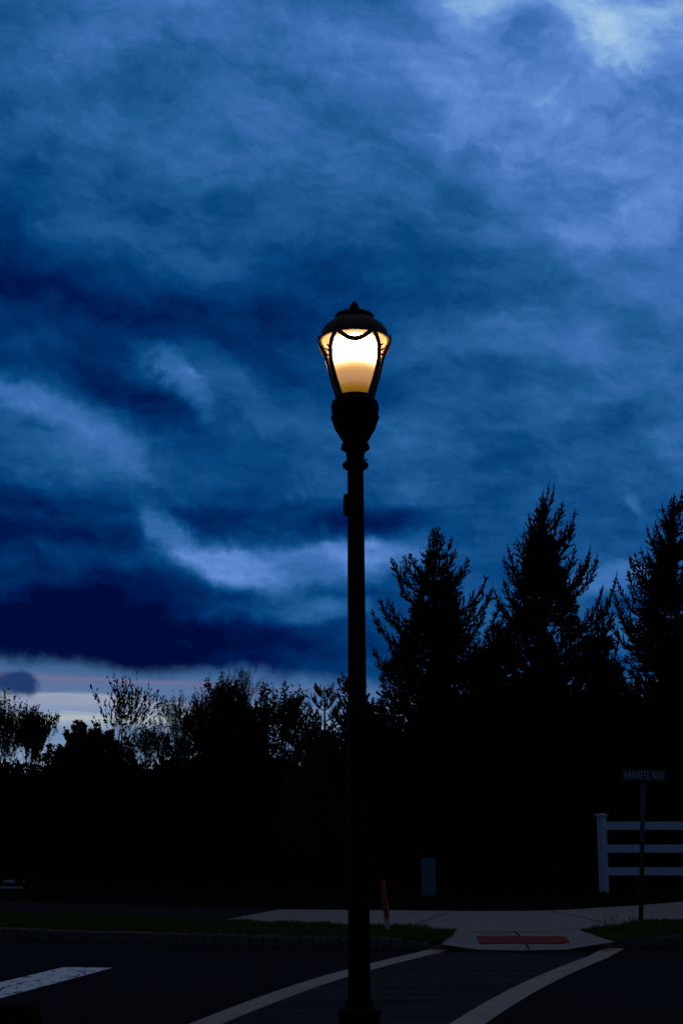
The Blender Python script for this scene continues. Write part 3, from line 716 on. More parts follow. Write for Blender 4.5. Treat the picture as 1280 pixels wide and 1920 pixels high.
neck = [lp(*q) for q in ((1505, 108), (1512, 122), (1524, 132), (1540, 138), (1556, 143), (1566, 140), (1576, 126), (1586, 106), (1600, 94), (1620, 90), (1650, 88), (1684, 85), (1700, 80))][::-1]
lm('neck', neck)
ring = [lp(*q) for q in ((1684, 84), (1692, 104), (1704, 119), (1716, 125), (1728, 127), (1740, 125), (1752, 116), (1763, 98), (1768, 78))][::-1]
lm('collar_ring', ring)
pole = [(rl(1882 + 0, 21.2) , zl(1884) - ZG)]
pole = [(rl(y, h), zl(y) - ZG) for y, h in ((1890, 21.4), (1700, 20.0), (1500, 18.6), (1300, 17.4), (1100, 16.4), (950, 15.5), (878, 15.0), (866, 15.0))]
lm('pole', pole)
def rb(y, h): return (rl(y, h), zl(y) - ZG)
zb1 = zl(1925) - ZG
def flute(a, z): return 1 - .035 * (0.5 + .5 * math.cos(a * 16)) if z < zb1 - .03 else 1
base = [(rl(1940, 60), 0), (rl(1940, 60), .03), (rl(1940, 57), .05), (rl(1940, 56), .09), (rl(1940, 49), .12), (rl(1940, 46), .16), (rl(1940, 44), .3), rb(1935, 39.5), rb(1918, 38.5), rb(1908, 38.5), rb(1902, 40), rb(1897, 41), rb(1892, 40), rb(1888, 34), rb(1884, 27), rb(1879, 28), rb(1875, 27.5), rb(1871, 21.5)]
lm('base', base, wob=flute, seg=64)
# side outlet cover and set screw
b = MB(); zt, zb_ = zl(928) - ZG, zl(965) - ZG; r = rl(945, 15.4)
b.box((-r - .004, 0, (zt + zb_) / 2), (.034, .075, zt - zb_)); b.box((-r - .018, 0, (zt + zb_) / 2 - .005), (.012, .06, (zt - zb_) * .72))
b.box((-r - .022, 0, (zt + zb_) / 2 + .0), (.012, .02, .012))
ob = b.build('outlet_cover', M['black'], lamp); bv = ob.modifiers.new('b', 'BEVEL'); bv.width = .003; bv.segments = 2
b = MB(); zz = zl(863) - ZG; b.tube([Vector((rl(863, 14), -.01, zz)), Vector((rl(863, 20), -.01, zz)), Vector((rl(863, 20.6), -.01, zz))], [.003, .0035, .006], 8)
b.lathe([(.003, 0), (.007, .002), (.007, .006), (.003, .009)], 10, c=(rl(863, 20.5), -.01, zz - .0045))
b.build('set_screw', M['black'], lamp)

# ------------------------------------------------------------------ street sign
sb = gp(1200, 1733, TOP); DS = sb.y
sign = empty('street_sign', sb); tag(sign, 'green street name sign on a thin post at the right, lettered HARNESS WAY', 'street sign')
ztop = at(1205, 1466, DS).z - TOP; shx = at(1205, 1466, DS).x - sb.x
b = MB()
P0, P1 = Vector((0, 0, -.05)), Vector((shx, 0, ztop + .02))
b.tube([P0, P1], [.031, .031], 12); b.build('post', M['galv'], sign, True)
b = MB(); b.box((shx, 0, ztop + .02), (.05, .05, .045)); b.box((shx, 0, ztop + .0), (.075, .075, .02)); b.build('bracket', M['galv'], sign)
rot = R(29); sh = .185; sl = .75
zc = at(1206, 1453.5, DS).z - TOP; xc = at(1207, 1454, DS).x - sb.x
b = MB(); b.box((xc, 0, zc), (sl, .004, sh), rot)
plate = b.build('name_plate', M['signgreen'], sign)
b = MB(); Mx = Matrix.Rotation(rot, 3, 'Z')
for (dx, dz, w_, h_) in ((0, sh / 2 - .006, sl - .01, .004), (0, -sh / 2 + .006, sl - .01, .004), (-sl / 2 + .006, 0, .004, sh - .02), (sl / 2 - .006, 0, .004, sh - .02)):
    q = Mx @ Vector((dx, -.004, 0)); b.box((xc + q.x, q.y, zc + dz), (w_, .002, h_), rot)
b.build('border', M['signgreen'], plate)
fc = bpy.data.curves.new('lettering', 'FONT'); fc.body = 'HARNESS WAY'; fc.size = .155; fc.align_x = 'CENTER'; fc.align_y = 'CENTER'; fc.extrude = .0008; fc.space_character = 1.12
fo = bpy.data.objects.new('lettering_tmp', fc); COL.objects.link(fo)
bpy.context.view_layer.update()
me = bpy.data.meshes.new_from_object(fo.evaluated_get(bpy.context.evaluated_depsgraph_get())); bpy.data.objects.remove(fo)
me.materials.clear(); me.materials.append(M['signwhite'])
xs = [v.co.x for v in me.vertices]; wd = max(xs) - min(xs); mxm = (max(xs) + min(xs)) / 2
ys_ = [v.co.y for v in me.vertices]; hm = (max(ys_) + min(ys_)) / 2; hh_ = max(ys_) - min(ys_)
for v in me.vertices: v.co.x = (v.co.x - mxm) * (.70 / wd); v.co.y = (v.co.y - hm) * (.112 / hh_)
to = bpy.data.objects.new('lettering', me); COL.objects.link(to); to.parent = plate
q = Mx @ Vector((0, -.006, 0)); to.location = (xc + q.x, q.y, zc); to.rotation_euler = (R(90), 0, rot)

# ------------------------------------------------------------------ white rail fence
fb = gp(1132, 1673, TOP); DF = fb.y; SF = F / (DF * CT)
fence = empty('rail_fence', fb); tag(fence, 'white three rail fence with a capped end post at the right edge', 'fence')
def fpost(x, y, name='post'):
    b = MB(); H = at(1132, 1531, DF).z - TOP
    b.box((x, y, H / 2 - .02), (.128, .128, H + .04), R(38)); o = b.build(name, M['white'], fence)
    b = MB()
    for w_, z_, h_ in ((.155, H + .008, .016), (.185, H + .026, .02)): b.box((x, y, z_), (w_, w_, h_), R(38))
    h = .185 / 2; vs = [Vector((x, y, 0)) + Matrix.Rotation(R(38), 3, 'Z') @ Vector((sx * h, sy * h, H + .036)) for sx, sy in ((-1, -1), (1, -1), (1, 1), (-1, 1))] + [Vector((x, y, H + .062))]
    b.add(vs, [(0, 1, 4), (1, 2, 4), (2, 3, 4), (3, 0, 4), (3, 2, 1, 0)])
    b.build('post_cap', M['white'], o)
dirF = Vector((math.cos(R(2.0)), math.sin(R(2.0)), 0))
for k in range(4): fpost(dirF.x * 2.44 * k, dirF.y * 2.44 * k)
for y0, y1 in ((1540.5, 1556), (1583.5, 1598.5), (1626, 1641.5)):
    za, zb_ = at(1145, y0, DF).z - TOP, at(1145, y1, DF).z - TOP
    b = MB(); L_ = 2.44 * 3
    for k in range(3):
        c = dirF * (2.44 * (k + .5)); b.box((c.x, c.y, (za + zb_) / 2), (2.44 - .13, .038, za - zb_), R(2.0))
    b.build('rail', M['white'], fence)

# ------------------------------------------------------------------ utility pedestal
ub = gp(803.5, 1678, TOP); DU = ub.y; k = DU * CT / F
ped = empty('utility_cabinet', ub); tag(ped, 'slim teal utility cabinet with louvred door on the lawn behind the pavement', 'utility cabinet')
w_, h_ = 26 * k, 66 * k
b = MB(); b.box((0, 0, h_ * .56), (w_, w_ * .9, h_ * .84), R(-6)); bo = b.build('cabinet_body', M['teal'], ped); bv = bo.modifiers.new('b', 'BEVEL'); bv.width = .008; bv.segments = 2
b = MB(); b.box((0, 0, h_ * .065), (w_ * .96, w_ * .86, h_ * .17), R(-6)); b.build('plinth', M['teal'], ped)
b = MB(); b.box((0, 0, h_ * .99), (w_ * 1.05, w_ * .95, .02), R(-6)); b.build('lid', M['teal'], ped)
b = MB(); fy = -w_ * .45
Mr = Matrix.Rotation(R(-6), 3, 'Z')
for i in range(6):
    q = Mr @ Vector((0, fy - .004, 0)); b.box((q.x, q.y, h_ * (.93 - i * .048)), (w_ * .38, .012, .008), R(-6))
b.build('louvre', M['teal'], bo)
b = MB(); q = Mr @ Vector((.0, fy - .008, 0)); b.box((q.x, q.y, h_ * .52), (.02, .016, .05), R(-6)); b.build('handle', M['galv'], bo)

# ------------------------------------------------------------------ orange marker post
mbs = gp(727, 1746, TOP); mt = at(717, 1650, mbs.y); DM = mbs.y; k = DM * CT / F
mk = empty('marker_post', mbs); tag(mk, 'leaning orange and white plastic marker post in the grass behind the kerb', 'marker post')
d = Vector((mt.x - mbs.x, 0, mt.z - TOP)); 
def mseg(b, f0, f1, w, th):
    p0, p1 = d * f0, d * f1; vs = []
    for p in (p0, p1):
        for a, c in ((-w / 2, 0), (-w / 2 * .5, -th), (w / 2 * .5, -th), (w / 2, 0), (w / 2 * .6, th), (-w / 2 * .6, th)): vs.append(p + Vector((a, c, 0)))
    b.add(vs, [(i, (i + 1) % 6, 6 + (i + 1) % 6, 6 + i) for i in range(6)] + [(5, 4, 3, 2, 1, 0), (6, 7, 8, 9, 10, 11)])
b = MB(); mseg(b, -.05, .245, .068, .018); b.build('lower_sleeve', M['cream'], mk)
b = MB(); mseg(b, .245, 1.0, .062, .016); b.build('upper_sleeve', M['orange'], mk)
b = MB(); b.tube([d * .245 + Vector((.034, -.012, 0)), d * .60 + Vector((.033, -.012, 0))], [.006, .002], 6); b.build('edge_strip', M['cream'], mk)
for f in (.36, .40, .44, .52, .57, .62):
    q = d * f; b = MB(); b.box((q.x + .002, -.0175, q.z), (.028, .002, .012)); b.build('printed_mark', M['black'], mk)

# ------------------------------------------------------------------ trees
class Tree:
    def __init__(s): s.f = MB(); s.w = MB()
def shoot(b, p, q, r, g):                     # bristly needle-covered twig, 3 sided and ragged
    d = q - p; L_ = d.length
    if L_ < 1e-4: return
    n = max(2, int(L_ / .045)); pts = []; rad = []
    for i in range(n + 1):
        pts.append(p + d * (i / n)); rad.append(r * (g.uniform(.75, 1.25)) * (1 if i < n else .35))
    rad[0] = r * .8
    b.tube(pts, rad, 3, False)
def bez(a, c, b, t): return a * ((1 - t) ** 2) + c * (2 * t * (1 - t)) + b * (t * t)
def rand_dir(g): 
    v = Vector((g.gauss(0, 1), g.gauss(0, 1), g.gauss(0, 1))); return v.normalized()
def bough(t, a, c, b_, g, r=.017, dens=1.0, sub=.42, droop=0.0, lead=.12):
    """spruce bough: a bezier limb a-c-b_, side twigs in pairs, each with short shoots"""
    Ln = (b_ - a).length; n = max(5, int(Ln / .09)); P = [bez(a, c, b_, i / n) for i in range(n + 1)]
    t.w.tube(P, [max(.006, .02 * (1 - i / n) * min(1.4, Ln)) for i in range(n + 1)], 3, False)
    shoot(t.f, P[int(n * .35)], P[int(n * .6)], r * .9, g)
    for i in range(int(n * .3), n): shoot(t.f, P[i], P[i + 1], r, g)
    i = .22 * n
    while i < n * .985:
        k = int(i); f = i - k; p = P[k].lerp(P[min(k + 1, n)], f); d = (P[min(k + 1, n)] - P[k]).normalized(); u = i / n
        ls = max(.05, min(sub, Ln * .42) * (1.05 - u) ** .6 * g.uniform(.6, 1.15))
        side = d.cross(Vector((0, 0, 1)))
        if side.length < .2: side = d.cross(rand_dir(g))
        side.normalize(); up = side.cross(d)
        roll = g.uniform(-1.1, 1.1)
        for sg in (-1, 1):
            if g.random() > dens: continue
            lat = (side * math.cos(roll) * sg + up * math.sin(roll) * sg)
            dd = (d * g.uniform(.55, .95) + lat * g.uniform(.6, .95) + Vector((0, 0, .15 - droop))).normalized()
            q = p + dd * ls; m = p.lerp(q, .5) + Vector((0, 0, -droop * ls * .3))
            q2 = q + Vector((0, 0, ls * .12 - droop * ls * .2))
            shoot(t.f, p, m, r * .85, g); shoot(t.f, m, q2, r * .85, g)
            nn = int(ls / .065)
            for j in range(nn):
                v = (j + .6) / (nn + .3); pp = bez(p, m, q2, v); l3 = g.uniform(.05, .10) * (1.15 - .5 * v)
                s3 = dd.cross(up if abs(dd.dot(up)) < .9 else side).normalized() * (1 if j % 2 else -1)
                d3 = (dd * .7 + s3 * .8 + up * g.uniform(-.35, .35) + Vector((0, 0, .1 - droop))).normalized()
                shoot(t.f, pp, pp + d3 * l3, r * .8, g)
        i += g.uniform(.48, .78)
    # leader
    d = (P[-1] - P[-2]).normalized(); shoot(t.f, P[-1], P[-1] + d * lead * g.uniform(.3, .6), r * .7, g)
def cone_mesh():
    b = MB(); pr = [(.002, 0), (.012, -.006)]
    for i in range(9):
        z = -.012 - i * .014; w = .019 * math.sin(math.pi * (i + 1.6) / 11.5) + .004; pr += [(w * .82, z), (w * 1.12, z - .010)]
    pr.append((.002, -.145)); b.lathe(pr, 8); o = b.build('cone', M['conebrown'], smooth=False); me = o.data; bpy.data.objects.remove(o); return me
CONE = cone_mesh()
def finish(t, name, root, trunk_mat='bark', fm='needle', crown='crown', trunk='trunk'):
    o = t.f.build(crown, M[fm], root); w = t.w.build(trunk, M[trunk_mat], root, loc=None); return o
def core(b, H, rad, g, z0=.15, seg=14, rows=16):   # dense lumpy inner foliage
    vs = []
    for i in range(rows + 1):
        f = i / rows; z = z0 + (H - z0) * f
        for k in range(seg):
            a = 2 * math.pi * k / seg; r = rad(f) * (1 + .35 * mnoise.noise(Vector((math.cos(a) * 2, math.sin(a) * 2, z * 1.7 + g.random() * .2))))
            vs.append(Vector((r * math.cos(a), r * math.sin(a), z)))
    b.add(vs, [(i * seg + k, i * seg + (k + 1) % seg, (i + 1) * seg + (k + 1) % seg, (i + 1) * seg + k) for i in range(rows) for k in range(seg)])

def spruce(px, D, tips, label, seed, prof, topy, cones=0, steep=.9, fill=70, r=.0175, lowf=None, core_k=.5, group='dark spruces at the right', lead=.16, cone_y=(1000, 1400), scat=9500):
    g = random.Random(seed); B0 = at(px, 1600, D); root = empty('spruce_tree', (B0.x, D, TOP)); tag(root, label, 'spruce', group)
    t = Tree(); X0 = B0.x; H = at(px, topy, D).z - TOP
    n = 14; t.w.tube([Vector((.03 * math.sin(i * 1.3), .03 * math.cos(i), H * .97 * i / n - .1)) for i in range(n + 1)], [.13 * (1 - i / n) + .012 for i in range(n + 1)], 8)
    ends = []
    for (tx, ty) in tips:
        q = at(tx, ty, D); L_ = Vector((q.x - X0, g.uniform(-.35, .35) * abs(q.x - X0), q.z - TOP)); hd = math.hypot(L_.x, L_.y)
        if hd < .12:
            a = Vector((L_.x * .2, 0, L_.z - .9)); c = a.lerp(L_, .5); 
        else:
            a = Vector((0, 0, max(.3, L_.z - hd * steep - .35))); c = Vector((L_.x * .86, L_.y * .86, a.z + (L_.z - a.z) * .30))
        bough(t, a, c, L_, g, r, 1, .40, lead=lead); ends.append((a, c, L_))
    zlow = .5
    for i in range(fill):
        f = g.random() ** .75; z = zlow + (H * .93 - zlow) * f; a_ = g.uniform(0, 6.283)
        py = HZ - (z + TOP - EYE) / D * F
        rr = prof(z / H) * (g.uniform(.72, 1.0) if i % 2 else g.uniform(.3, .75))
        e = Vector((math.cos(a_) * rr, math.sin(a_) * rr, z)); a = Vector((0, 0, max(.25, z - rr * g.uniform(.15, .55)))); c = Vector((e.x * .7, e.y * .7, a.z - .05 + (e.z - a.z) * .15))
        bough(t, a, c, e, g, r, .95, .45, droop=.12 if f < .6 else 0, lead=lead); ends.append((a, c, e))
    for i in range(int(scat)):
        f = g.random() ** .8; z = .4 + (H * .86 - .4) * f; a_ = g.uniform(0, 6.283); rr = prof(z / H) * math.sqrt(g.random()) * (.95 if z / H < .45 else .95 - 1.35 * (z / H - .45))
        p = Vector((math.cos(a_) * rr, math.sin(a_) * rr, z))
        if mnoise.noise(p * 2.6 + Vector((seed, 0, 0))) < -.05: continue
        dd = Vector((math.cos(a_) * .8, math.sin(a_) * .8, g.uniform(-.1, 1.1))) + rand_dir(g) * .6; dd.normalize(); l_ = g.uniform(.10, .22); q = p + dd * l_
        shoot(t.f, p, q, r, g); s3 = dd.cross(rand_dir(g)).normalized()
        shoot(t.f, p.lerp(q, .4), p.lerp(q, .4) + (dd * .7 + s3 * .7) * l_ * .5, r * .9, g); shoot(t.f, p.lerp(q, .6), p.lerp(q, .6) + (dd * .7 - s3 * .7) * l_ * .45, r * .9, g)
    core(t.f, H * .62, lambda f: prof(f * .62) * core_k * (1 - .75 * f ** 2), g)
    finish(t, None, root)
    for k in range(cones):
        for _ in range(40):
            a, c, e = g.choice(ends); u = g.uniform(.62, .97); p = bez(a, c, e, u)
            py = pxof(p + Vector((X0, D, TOP)))[1]
            if cone_y[0] < py < cone_y[1]: break
        o = bpy.data.objects.new('cone', CONE); COL.objects.link(o); o.parent = root; o.location = p + Vector((0, 0, -.015)); s_ = g.uniform(.95, 1.35); o.scale = (s_, s_, s_)
        o.rotation_euler = (g.uniform(-.15, .15), g.uniform(-.15, .15), 0)
    return root, H
tips1 = [(820, 990), (811, 994), (829, 1003), (846, 1010), (805, 1030), (838, 1040), (799, 1040), (853, 1032), (847, 1038), (878, 1046), (908, 1088), (734, 1048), (757, 1046), (768, 1042), (777, 1047), (924, 1102), (712, 1128), (728, 1126), (698, 1150), (700, 1215), (714, 1265), (722, 1305), (790, 1075), (866, 1070), (750, 1090), (893, 1120), (740, 1160), (905, 1150), (730, 1200), (725, 1240), (915, 1180), (908, 1210)]
def prof1(f): return 1.38 if f < .55 else 1.38 * max(.03, (1 - f) / .45) ** .8
spruce(822, 30, tips1, 'spruce with many upright leaders and hanging cones, nearest the lamp post', 11, prof1, 990, 38, fill=170, lead=.12, cone_y=(1040, 1260), steep=.55)
tips2 = [(1028, 915), (1017, 930), (1036, 922), (1054, 947), (1074, 968), (1006, 953), (990, 968), (993, 984), (983, 996), (968, 1020), (980, 1019), (950, 1034), (946, 1048), (1071, 993), (1044, 975), (1012, 965), (1108, 1032), (1100, 1048), (1117, 1048), (1126, 1105), (1146, 1092), (1143, 1160), (1020, 945), (1063, 985), (1078, 1030), (945, 1090), (925, 1110), (960, 1060), (1090, 1060), (1128, 1140), (940, 1130), (1000, 990), (1050, 1000), (1133, 1175)]
def prof2(f): return 1.65 if f < .5 else 1.65 * max(.03, (1 - f) / .5) ** 1.05
spruce(1033, 31, tips2, 'tallest spruce with a pointed spiky crown, middle of the three', 22, prof2, 915, 6, fill=210, lead=.34, steep=.75)
tips3 = [(1283, 925), (1275, 930), (1263, 933), (1258, 945), (1241, 951), (1229, 982), (1226, 994), (1210, 996), (1235, 1005), (1190, 1041), (1205, 1030), (1178, 1050), (1171, 1078), (1160, 1088), (1155, 1110), (1151, 1133), (1142, 1145), (1300, 940), (1320, 960), (1340, 1000), (1215, 1040), (1200, 1080), (1180, 1110), (1160, 1150), (1170, 1180), (1365, 1060), (1390, 1120), (1250, 980)]
def prof3(f): return 1.75 if f < .4 else 1.75 * max(.03, (1 - f) / .6) ** .85
spruce(1288, 31, tips3, 'spruce cut off by the right edge, behind the white fence', 33, prof3, 925, 8, fill=210, lead=.26, steep=.75)
# small weeping conifer half hidden behind the lamp post
tips4 = [(641, 1264), (634, 1275), (650, 1270), (668, 1255), (690, 1300), (708, 1318), (632, 1295), (722, 1345), (700, 1310), (628, 1330), (718, 1335)]
def prof4(f): return .62 if f < .6 else .62 * max(.05, (1 - f) / .4) ** .5
spruce(672, 27, tips4, 'short drooping conifer half hidden behind the lamp post', 44, prof4, 1270, 10, fill=60, lead=.05, cone_y=(1275, 1340), group='dark spruces at the right', steep=.3, scat=1500)
# two more behind, filling the gaps low down
def prof5(f): return 1.6 if f < .4 else 1.6 * max(.03, (1 - f) / .6) ** .8
tips5 = [(935, 1128), (926, 1150), (944, 1150), (915, 1195), (955, 1190), (905, 1220), (968, 1215)]
spruce(935, 34, tips5, 'lower spruce filling the gap behind the two left spruces', 55, prof5, 1135, 0, fill=110)
tips6 = [(1137, 1128), (1128, 1150), (1147, 1148), (1118, 1205), (1158, 1200), (1105, 1230)]
spruce(1138, 34.5, tips6, 'lower spruce filling the gap behind the two right spruces', 66, prof5, 1135, 0, fill=110)

# deciduous growth
def grow(t, p, d, L_, r, depth, g, leaves, spread=.55, up=.18, nseg=3, twig=.25, bend=.18, leafn=5, ltip=None, kids=(2, 4), ratio=(.6, .82)):
    pts = [p]; rad = [r]; q = p; dd = d.copy()
    for i in range(nseg):
        dd = (dd + rand_dir(g) * bend + Vector((0, 0, up * .3))).normalized(); q = q + dd * (L_ / nseg); pts.append(q); rad.append(max(.0035, r * (1 - .45 * (i + 1) / nseg)))
    t.w.tube(pts, rad, 3 if depth < 3 else 5, False)
    if depth <= 1:
        for _ in range(leafn): 
            u = g.random(); k = min(int(u * nseg), nseg - 1); leaves.append(pts[k].lerp(pts[k + 1], u * nseg - k) + rand_dir(g) * .03)
    if depth == 0:
        if ltip: ltip(q, dd)
        return
    n = g.randint(*kids)
    for j in range(n):
        u = g.uniform(.35, 1) if j else 1; k = min(int(u * nseg), nseg - 1); s = pts[k].lerp(pts[k + 1], min(1, u * nseg - k))
        nd = (dd + rand_dir(g) * spread * (1.2 if j else .5) + Vector((0, 0, up))).normalized()
        grow(t, s, nd, L_ * g.uniform(*ratio), rad[-1] * .8, depth - 1, g, leaves, spread, up, nseg, twig, bend, leafn, ltip, kids, ratio)
def leafy(name, px, D, topy, label, seed, stems, depth, L0, leaf=.05, leafn=5, spread=.55, up=.18, fm='leaf', group='saplings and trees along the left skyline', fan=.5, ltip_len=0, kids=(2, 4), ratio=(.6, .82), clump=0, wpx=None, basey=1440, cat='tree', el=1.6):
    g = random.Random(seed); B0 = at(px, 1600, D); root = empty(name, (B0.x, D, TOP)); tag(root, label, cat, group)
    t = Tree(); leaves = []; clus = MB()
    def tip(q, dd):
        if ltip_len:
            e = q + (dd * .8 + Vector((0, 0, .25))).normalized() * ltip_len * g.uniform(.6, 1.2); m = q.lerp(e, .5)
            clus.tube([q, q.lerp(e, .2), m, q.lerp(e, .85), e], [.007, .020, .026, .019, .004], 5, False)
    for i in range(stems):
        a = g.uniform(0, 6.283); f = g.uniform(.1, fan) if i else .05
        grow(t, Vector((math.cos(a) * .1, math.sin(a) * .1, -.05)), Vector((math.cos(a) * f, math.sin(a) * f, 1)).normalized(), L0 * g.uniform(.85, 1.1), .05 if stems < 4 else .035, depth, g, leaves, spread, up, ltip=tip, leafn=leafn, kids=kids, ratio=ratio)
    zb_ = at(px, basey, D).z - TOP; H = at(px, topy, D).z - TOP - zb_
    zt = max([v.z for v in t.w.v] + [v.z for v in clus.v]); k = H / zt
    Cn = np.array([tuple(v) for v in leaves]) if leaves else np.zeros((0, 3))
    if clump and len(Cn):
        Cn = np.repeat(Cn, clump, 0) + rng.normal(scale=.035, size=(len(Cn) * clump, 3))
    kx = k
    if wpx:
        xs_ = np.array([abs(v.x) for v in t.w.v]); kx = wpx * D * CT / F / np.percentile(xs_, 97)
    K = lambda v: Vector((v[0] * kx, v[1] * kx, v[2] * k + zb_))
    t.w.v = [K(v) for v in t.w.v]; clus.v = [K(v) for v in clus.v]
    for i in range(min(stems, 3)):
        a = g.uniform(0, 6.283); o_ = Vector((math.cos(a) * .07, math.sin(a) * .07, 0))
        t.w.tube([o_ * 1.6 + Vector((0, 0, -.1)), o_ + Vector((.05, 0, zb_ * .5)), o_ * .5 + Vector((0, 0, zb_ + .12))], [.06, .05, .035], 6)
    lo = t.w.build('branches', M['bark'], root)
    if len(Cn):
        V = leafquads(Cn * np.array([kx, kx, k]) + np.array([0, 0, zb_]), leaf, el); quads('foliage', V, M[fm], root)
    if clus.v: clus.build('crown', M[fm], root)
    return root, t
leafy('sapling', -8, 28, 1280, 'thin sapling cut off by the left edge of the picture', 101, 6, 5, 1.1, .034, 1, .5, .16, wpx=30, fan=.5, basey=1480)
leafy('leafy_bush', 45, 29, 1306, 'fine leaved young tree near the left edge, with upright shoots', 102, 10, 5, 1.0, .034, 3, .5, .16, fan=.6, wpx=42, basey=1500)
leafy('sumac_tree', 212, 30, 1256, 'open tree with upright feathery leaf clusters on bare branches', 103, 7, 4, 1.25, .045, 2, .65, .14, ltip_len=.19, fan=.8, kids=(2, 3), wpx=66, basey=1440)
leafy('round_bush', 165, 31.5, 1350, 'dark rounded bush under the feathery tree', 113, 9, 4, .9, .055, 9, .7, .08, fan=1.2, clump=4, wpx=58, basey=1500)
leafy('sapling', 262, 31, 1340, 'low sparse sapling just right of the feathery tree', 104, 8, 5, .9, .033, 1, .5, .16, fan=.6, wpx=42, basey=1490)
leafy('sapling', 318, 31, 1320, 'twiggy sapling left of the broad dark tree', 105, 8, 5, 1.0, .03, 1, .5, .16, fan=.6, wpx=50, basey=1490)
leafy('sapling', 368, 29.5, 1256, 'tall thin twiggy tree with bare outer branches beside the broad dark tree', 106, 8, 5, 1.05, .034, 1, .5, .16, fan=.6, wpx=64, basey=1500)
leafy('broad_tree', 440, 29, 1256, 'broad dense dark tree, highest of the left skyline', 107, 10, 5, 1.0, .045, 5, .55, .14, fan=.6, clump=2, wpx=72, basey=1520)
leafy('birch_tree', 425, 38, 1236, 'pale bare twigs rising faintly above the broad dark tree', 108, 5, 5, 1.3, .02, 1, .45, .2, fan=.5, fm='leaf_pale', wpx=52, basey=1400)
leafy('maple_tree', 522, 28.5, 1264, 'tree with bunches of leaves on forking branches, left of the lamp post', 109, 8, 4, 1.15, .045, 3, .55, .12, fan=.7, clump=2, wpx=62, basey=1500)
leafy('sapling', 600, 30, 1352, 'low leafy sapling in front of the small pale pine', 110, 8, 4, .8, .045, 5, .5, .12, fan=.7, clump=2, wpx=40, basey=1490)
# small pale pine behind
def pine(px, D, topy, label, seed):
    g = random.Random(seed); B0 = at(px, 1600, D); root = empty('pine_tree', (B0.x, D, TOP)); tag(root, label, 'pine')
    t = Tree(); H = at(px, topy, D).z - TOP
    t.w.tube([Vector((0, 0, -.1)), Vector((.03, 0, H * .5)), Vector((0, 0, H))], [.06, .035, .01], 6)
    z = .4
    while z < H - .1:
        rr = .95 * (1 - z / H) ** .8 + .08
        for k in range(6):
            a = g.uniform(0, 6.283); e = Vector((math.cos(a) * rr, math.sin(a) * rr, z + rr * .9)); c = Vector((e.x * .6, e.y * .6, z + rr * .2))
            n = 6; P = [bez(Vector((0, 0, z)), c, e, i / n) for i in range(n + 1)]
            t.w.tube(P, [.01] * n + [.005], 3, False)
            for i in range(2, n): shoot(t.f, P[i], P[i + 1], .015, g)
            shoot(t.f, e, e + Vector((g.uniform(-.03, .03), 0, .14)), .012, g)
            for j in range(9):
                p = P[g.randint(2, n - 1)]; q = p + (rand_dir(g) * .5 + Vector((0, 0, .8))).normalized() * g.uniform(.08, .2); shoot(t.f, p, q, .011, g)
        z += g.uniform(.18, .26)
    shoot(t.f, Vector((0, 0, H - .5)), Vector((0, 0, H)), .016, g)
    t.f.build('crown', M['leaf_pale'], root); t.w.build('trunk', M['bark'], root)
pine(607, 27, 1286, 'small pale green pine with upright shoots beside the lamp post', 120)

# dark thicket that closes the view: one mass nobody could count
def thicket(name, prof_px, Y0, depth_, n_leaf, seed, label, lsz=.085, x0=-1500, x1=2700):
    g = np.random.default_rng(seed); nx = 260
    pts = []
    b = MB(); pxs = np.linspace(x0, x1, nx); prof = np.interp(pxs, [p[0] for p in prof_px], [p[1] for p in prof_px])
    ridge = []
    for px, py in zip(pxs, prof):
        q = at(px, py, Y0); h = q.z - TOP; h *= 1 + .10 * mnoise.noise(Vector((px * .02, 0, seed))) + .05 * mnoise.noise(Vector((px * .07, 3, seed))); ridge.append((q.x, h))
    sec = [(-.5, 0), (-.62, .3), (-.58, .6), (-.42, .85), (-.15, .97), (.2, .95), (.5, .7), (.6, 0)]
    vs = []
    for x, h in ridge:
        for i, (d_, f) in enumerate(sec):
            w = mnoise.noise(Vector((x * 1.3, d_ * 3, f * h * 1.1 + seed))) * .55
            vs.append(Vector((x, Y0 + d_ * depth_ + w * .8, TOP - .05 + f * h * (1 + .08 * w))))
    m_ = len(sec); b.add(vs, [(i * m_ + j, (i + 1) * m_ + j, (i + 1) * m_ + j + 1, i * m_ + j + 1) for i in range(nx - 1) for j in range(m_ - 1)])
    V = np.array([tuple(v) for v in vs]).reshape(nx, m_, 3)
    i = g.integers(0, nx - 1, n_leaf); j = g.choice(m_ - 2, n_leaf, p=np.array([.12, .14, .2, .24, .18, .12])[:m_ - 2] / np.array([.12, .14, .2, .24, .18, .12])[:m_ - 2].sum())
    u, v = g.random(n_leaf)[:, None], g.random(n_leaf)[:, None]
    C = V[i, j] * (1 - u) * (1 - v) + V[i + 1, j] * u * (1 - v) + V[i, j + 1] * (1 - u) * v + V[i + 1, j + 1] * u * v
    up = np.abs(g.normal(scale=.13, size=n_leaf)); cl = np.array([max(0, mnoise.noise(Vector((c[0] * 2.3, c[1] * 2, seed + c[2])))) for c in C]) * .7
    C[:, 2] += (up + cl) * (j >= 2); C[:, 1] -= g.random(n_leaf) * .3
    LV = leafquads(C, lsz, 1.5, g)
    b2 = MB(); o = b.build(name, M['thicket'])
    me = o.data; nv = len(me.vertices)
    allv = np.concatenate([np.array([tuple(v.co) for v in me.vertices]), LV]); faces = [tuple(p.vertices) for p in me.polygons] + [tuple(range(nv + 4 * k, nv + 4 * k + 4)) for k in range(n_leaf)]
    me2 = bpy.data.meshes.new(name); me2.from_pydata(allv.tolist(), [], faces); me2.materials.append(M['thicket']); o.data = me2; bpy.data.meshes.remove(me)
    tag(o, label, 'undergrowth', kind='stuff')
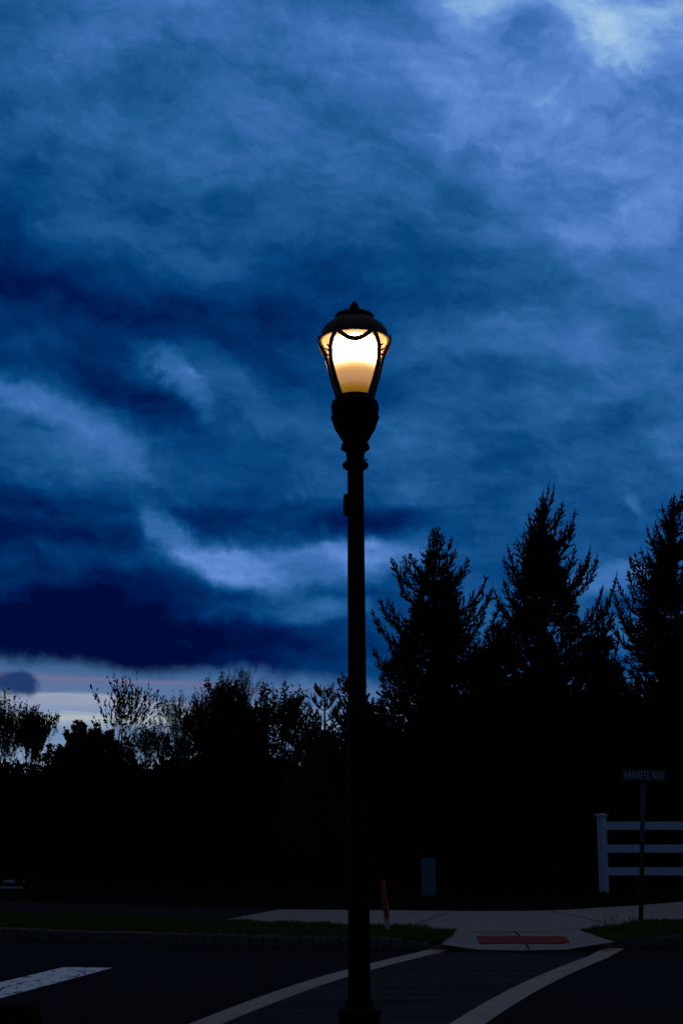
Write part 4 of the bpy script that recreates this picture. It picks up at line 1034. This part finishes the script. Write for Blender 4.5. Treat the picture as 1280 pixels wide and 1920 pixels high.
thicket('thicket', [(-1500, 1400), (-200, 1440), (0, 1442), (70, 1450), (100, 1430), (130, 1415), (170, 1405), (210, 1410), (250, 1432), (300, 1438), (360, 1425), (400, 1400), (500, 1400), (560, 1425), (600, 1425), (650, 1400), (700, 1350), (760, 1370), (900, 1330), (1300, 1300), (2700, 1300)], 36, 2.2, 90000, 5, 'black mass of undergrowth closing the view behind the trees')

# low pale rail glimpsed through the growth at far left
lr = gp(-40, 1672, TOP); barrier = empty('guard_rail', lr); tag(barrier, 'low pale rail glimpsed under the dark trees at the left edge', 'guard rail')
k = lr.y * CT / F
for y0, y1 in ((1650, 1655), (1662, 1666)):
    z1, z0 = at(0, y0, lr.y).z - TOP, at(0, y1, lr.y).z - TOP
    b = MB(); b.box((-.1, 0, (z0 + z1) / 2), (1.9, .03, z1 - z0), R(1)); b.build('rail', M['white'], barrier)
for x in (-.7, .2):
    b = MB(); b.box((x, .04, .16), (.05, .05, .36)); b.build('support', M['galv'], barrier)
# weeds breaking it up
g = random.Random(77); t = Tree(); lv = []
for i in range(26):
    x = g.uniform(-1.2, .9); grow(t, Vector((x, g.uniform(-.5, -.1), -.02)), Vector((g.uniform(-.3, .3), 0, 1)).normalized(), .16, .005, 2, g, lv, .5, .2, leafn=5)
wr = empty('weeds', lr); tag(wr, 'dark weeds in front of the low pale rail at the left edge', 'weeds', kind='stuff')
t.w.build('stems', M['bark'], wr); quads('leaves', leafquads(np.array([tuple(v) for v in lv]), .05), M['thicket'], wr)
# small weeds on stems by the right verge
g = random.Random(9); b = MB(); ww = []
o0 = gp(1170, 1735, TOP)
for i in range(14):
    p = gp(g.uniform(1130, 1196), g.uniform(1731, 1737), TOP) - o0; q = p + Vector((g.uniform(-.02, .02), 0, g.uniform(.05, .10))); b.tube([p, q], [.0025, .002], 3, False)
    ww += [tuple(q + rand_dir(g) * .008) for _ in range(4)]
cr_ = empty('clover', o0); tag(cr_, 'small clover stems against the pale pavement beside the sign post', 'clover', kind='stuff')
b.build('stems', M['grass'], cr_); quads('flower_heads', leafquads(np.array(ww), .018), M['grass'], cr_)

# ------------------------------------------------------------------ render settings
sc.view_settings.view_transform = 'Standard'; sc.view_settings.look = 'None'; sc.view_settings.exposure = 0; sc.view_settings.gamma = 1
sc.cycles.use_denoising = True
sc.cycles.max_bounces = 6; sc.cycles.diffuse_bounces = 2; sc.cycles.glossy_bounces = 2; sc.cycles.transparent_max_bounces = 12
sc.cycles.sample_clamp_indirect = 4
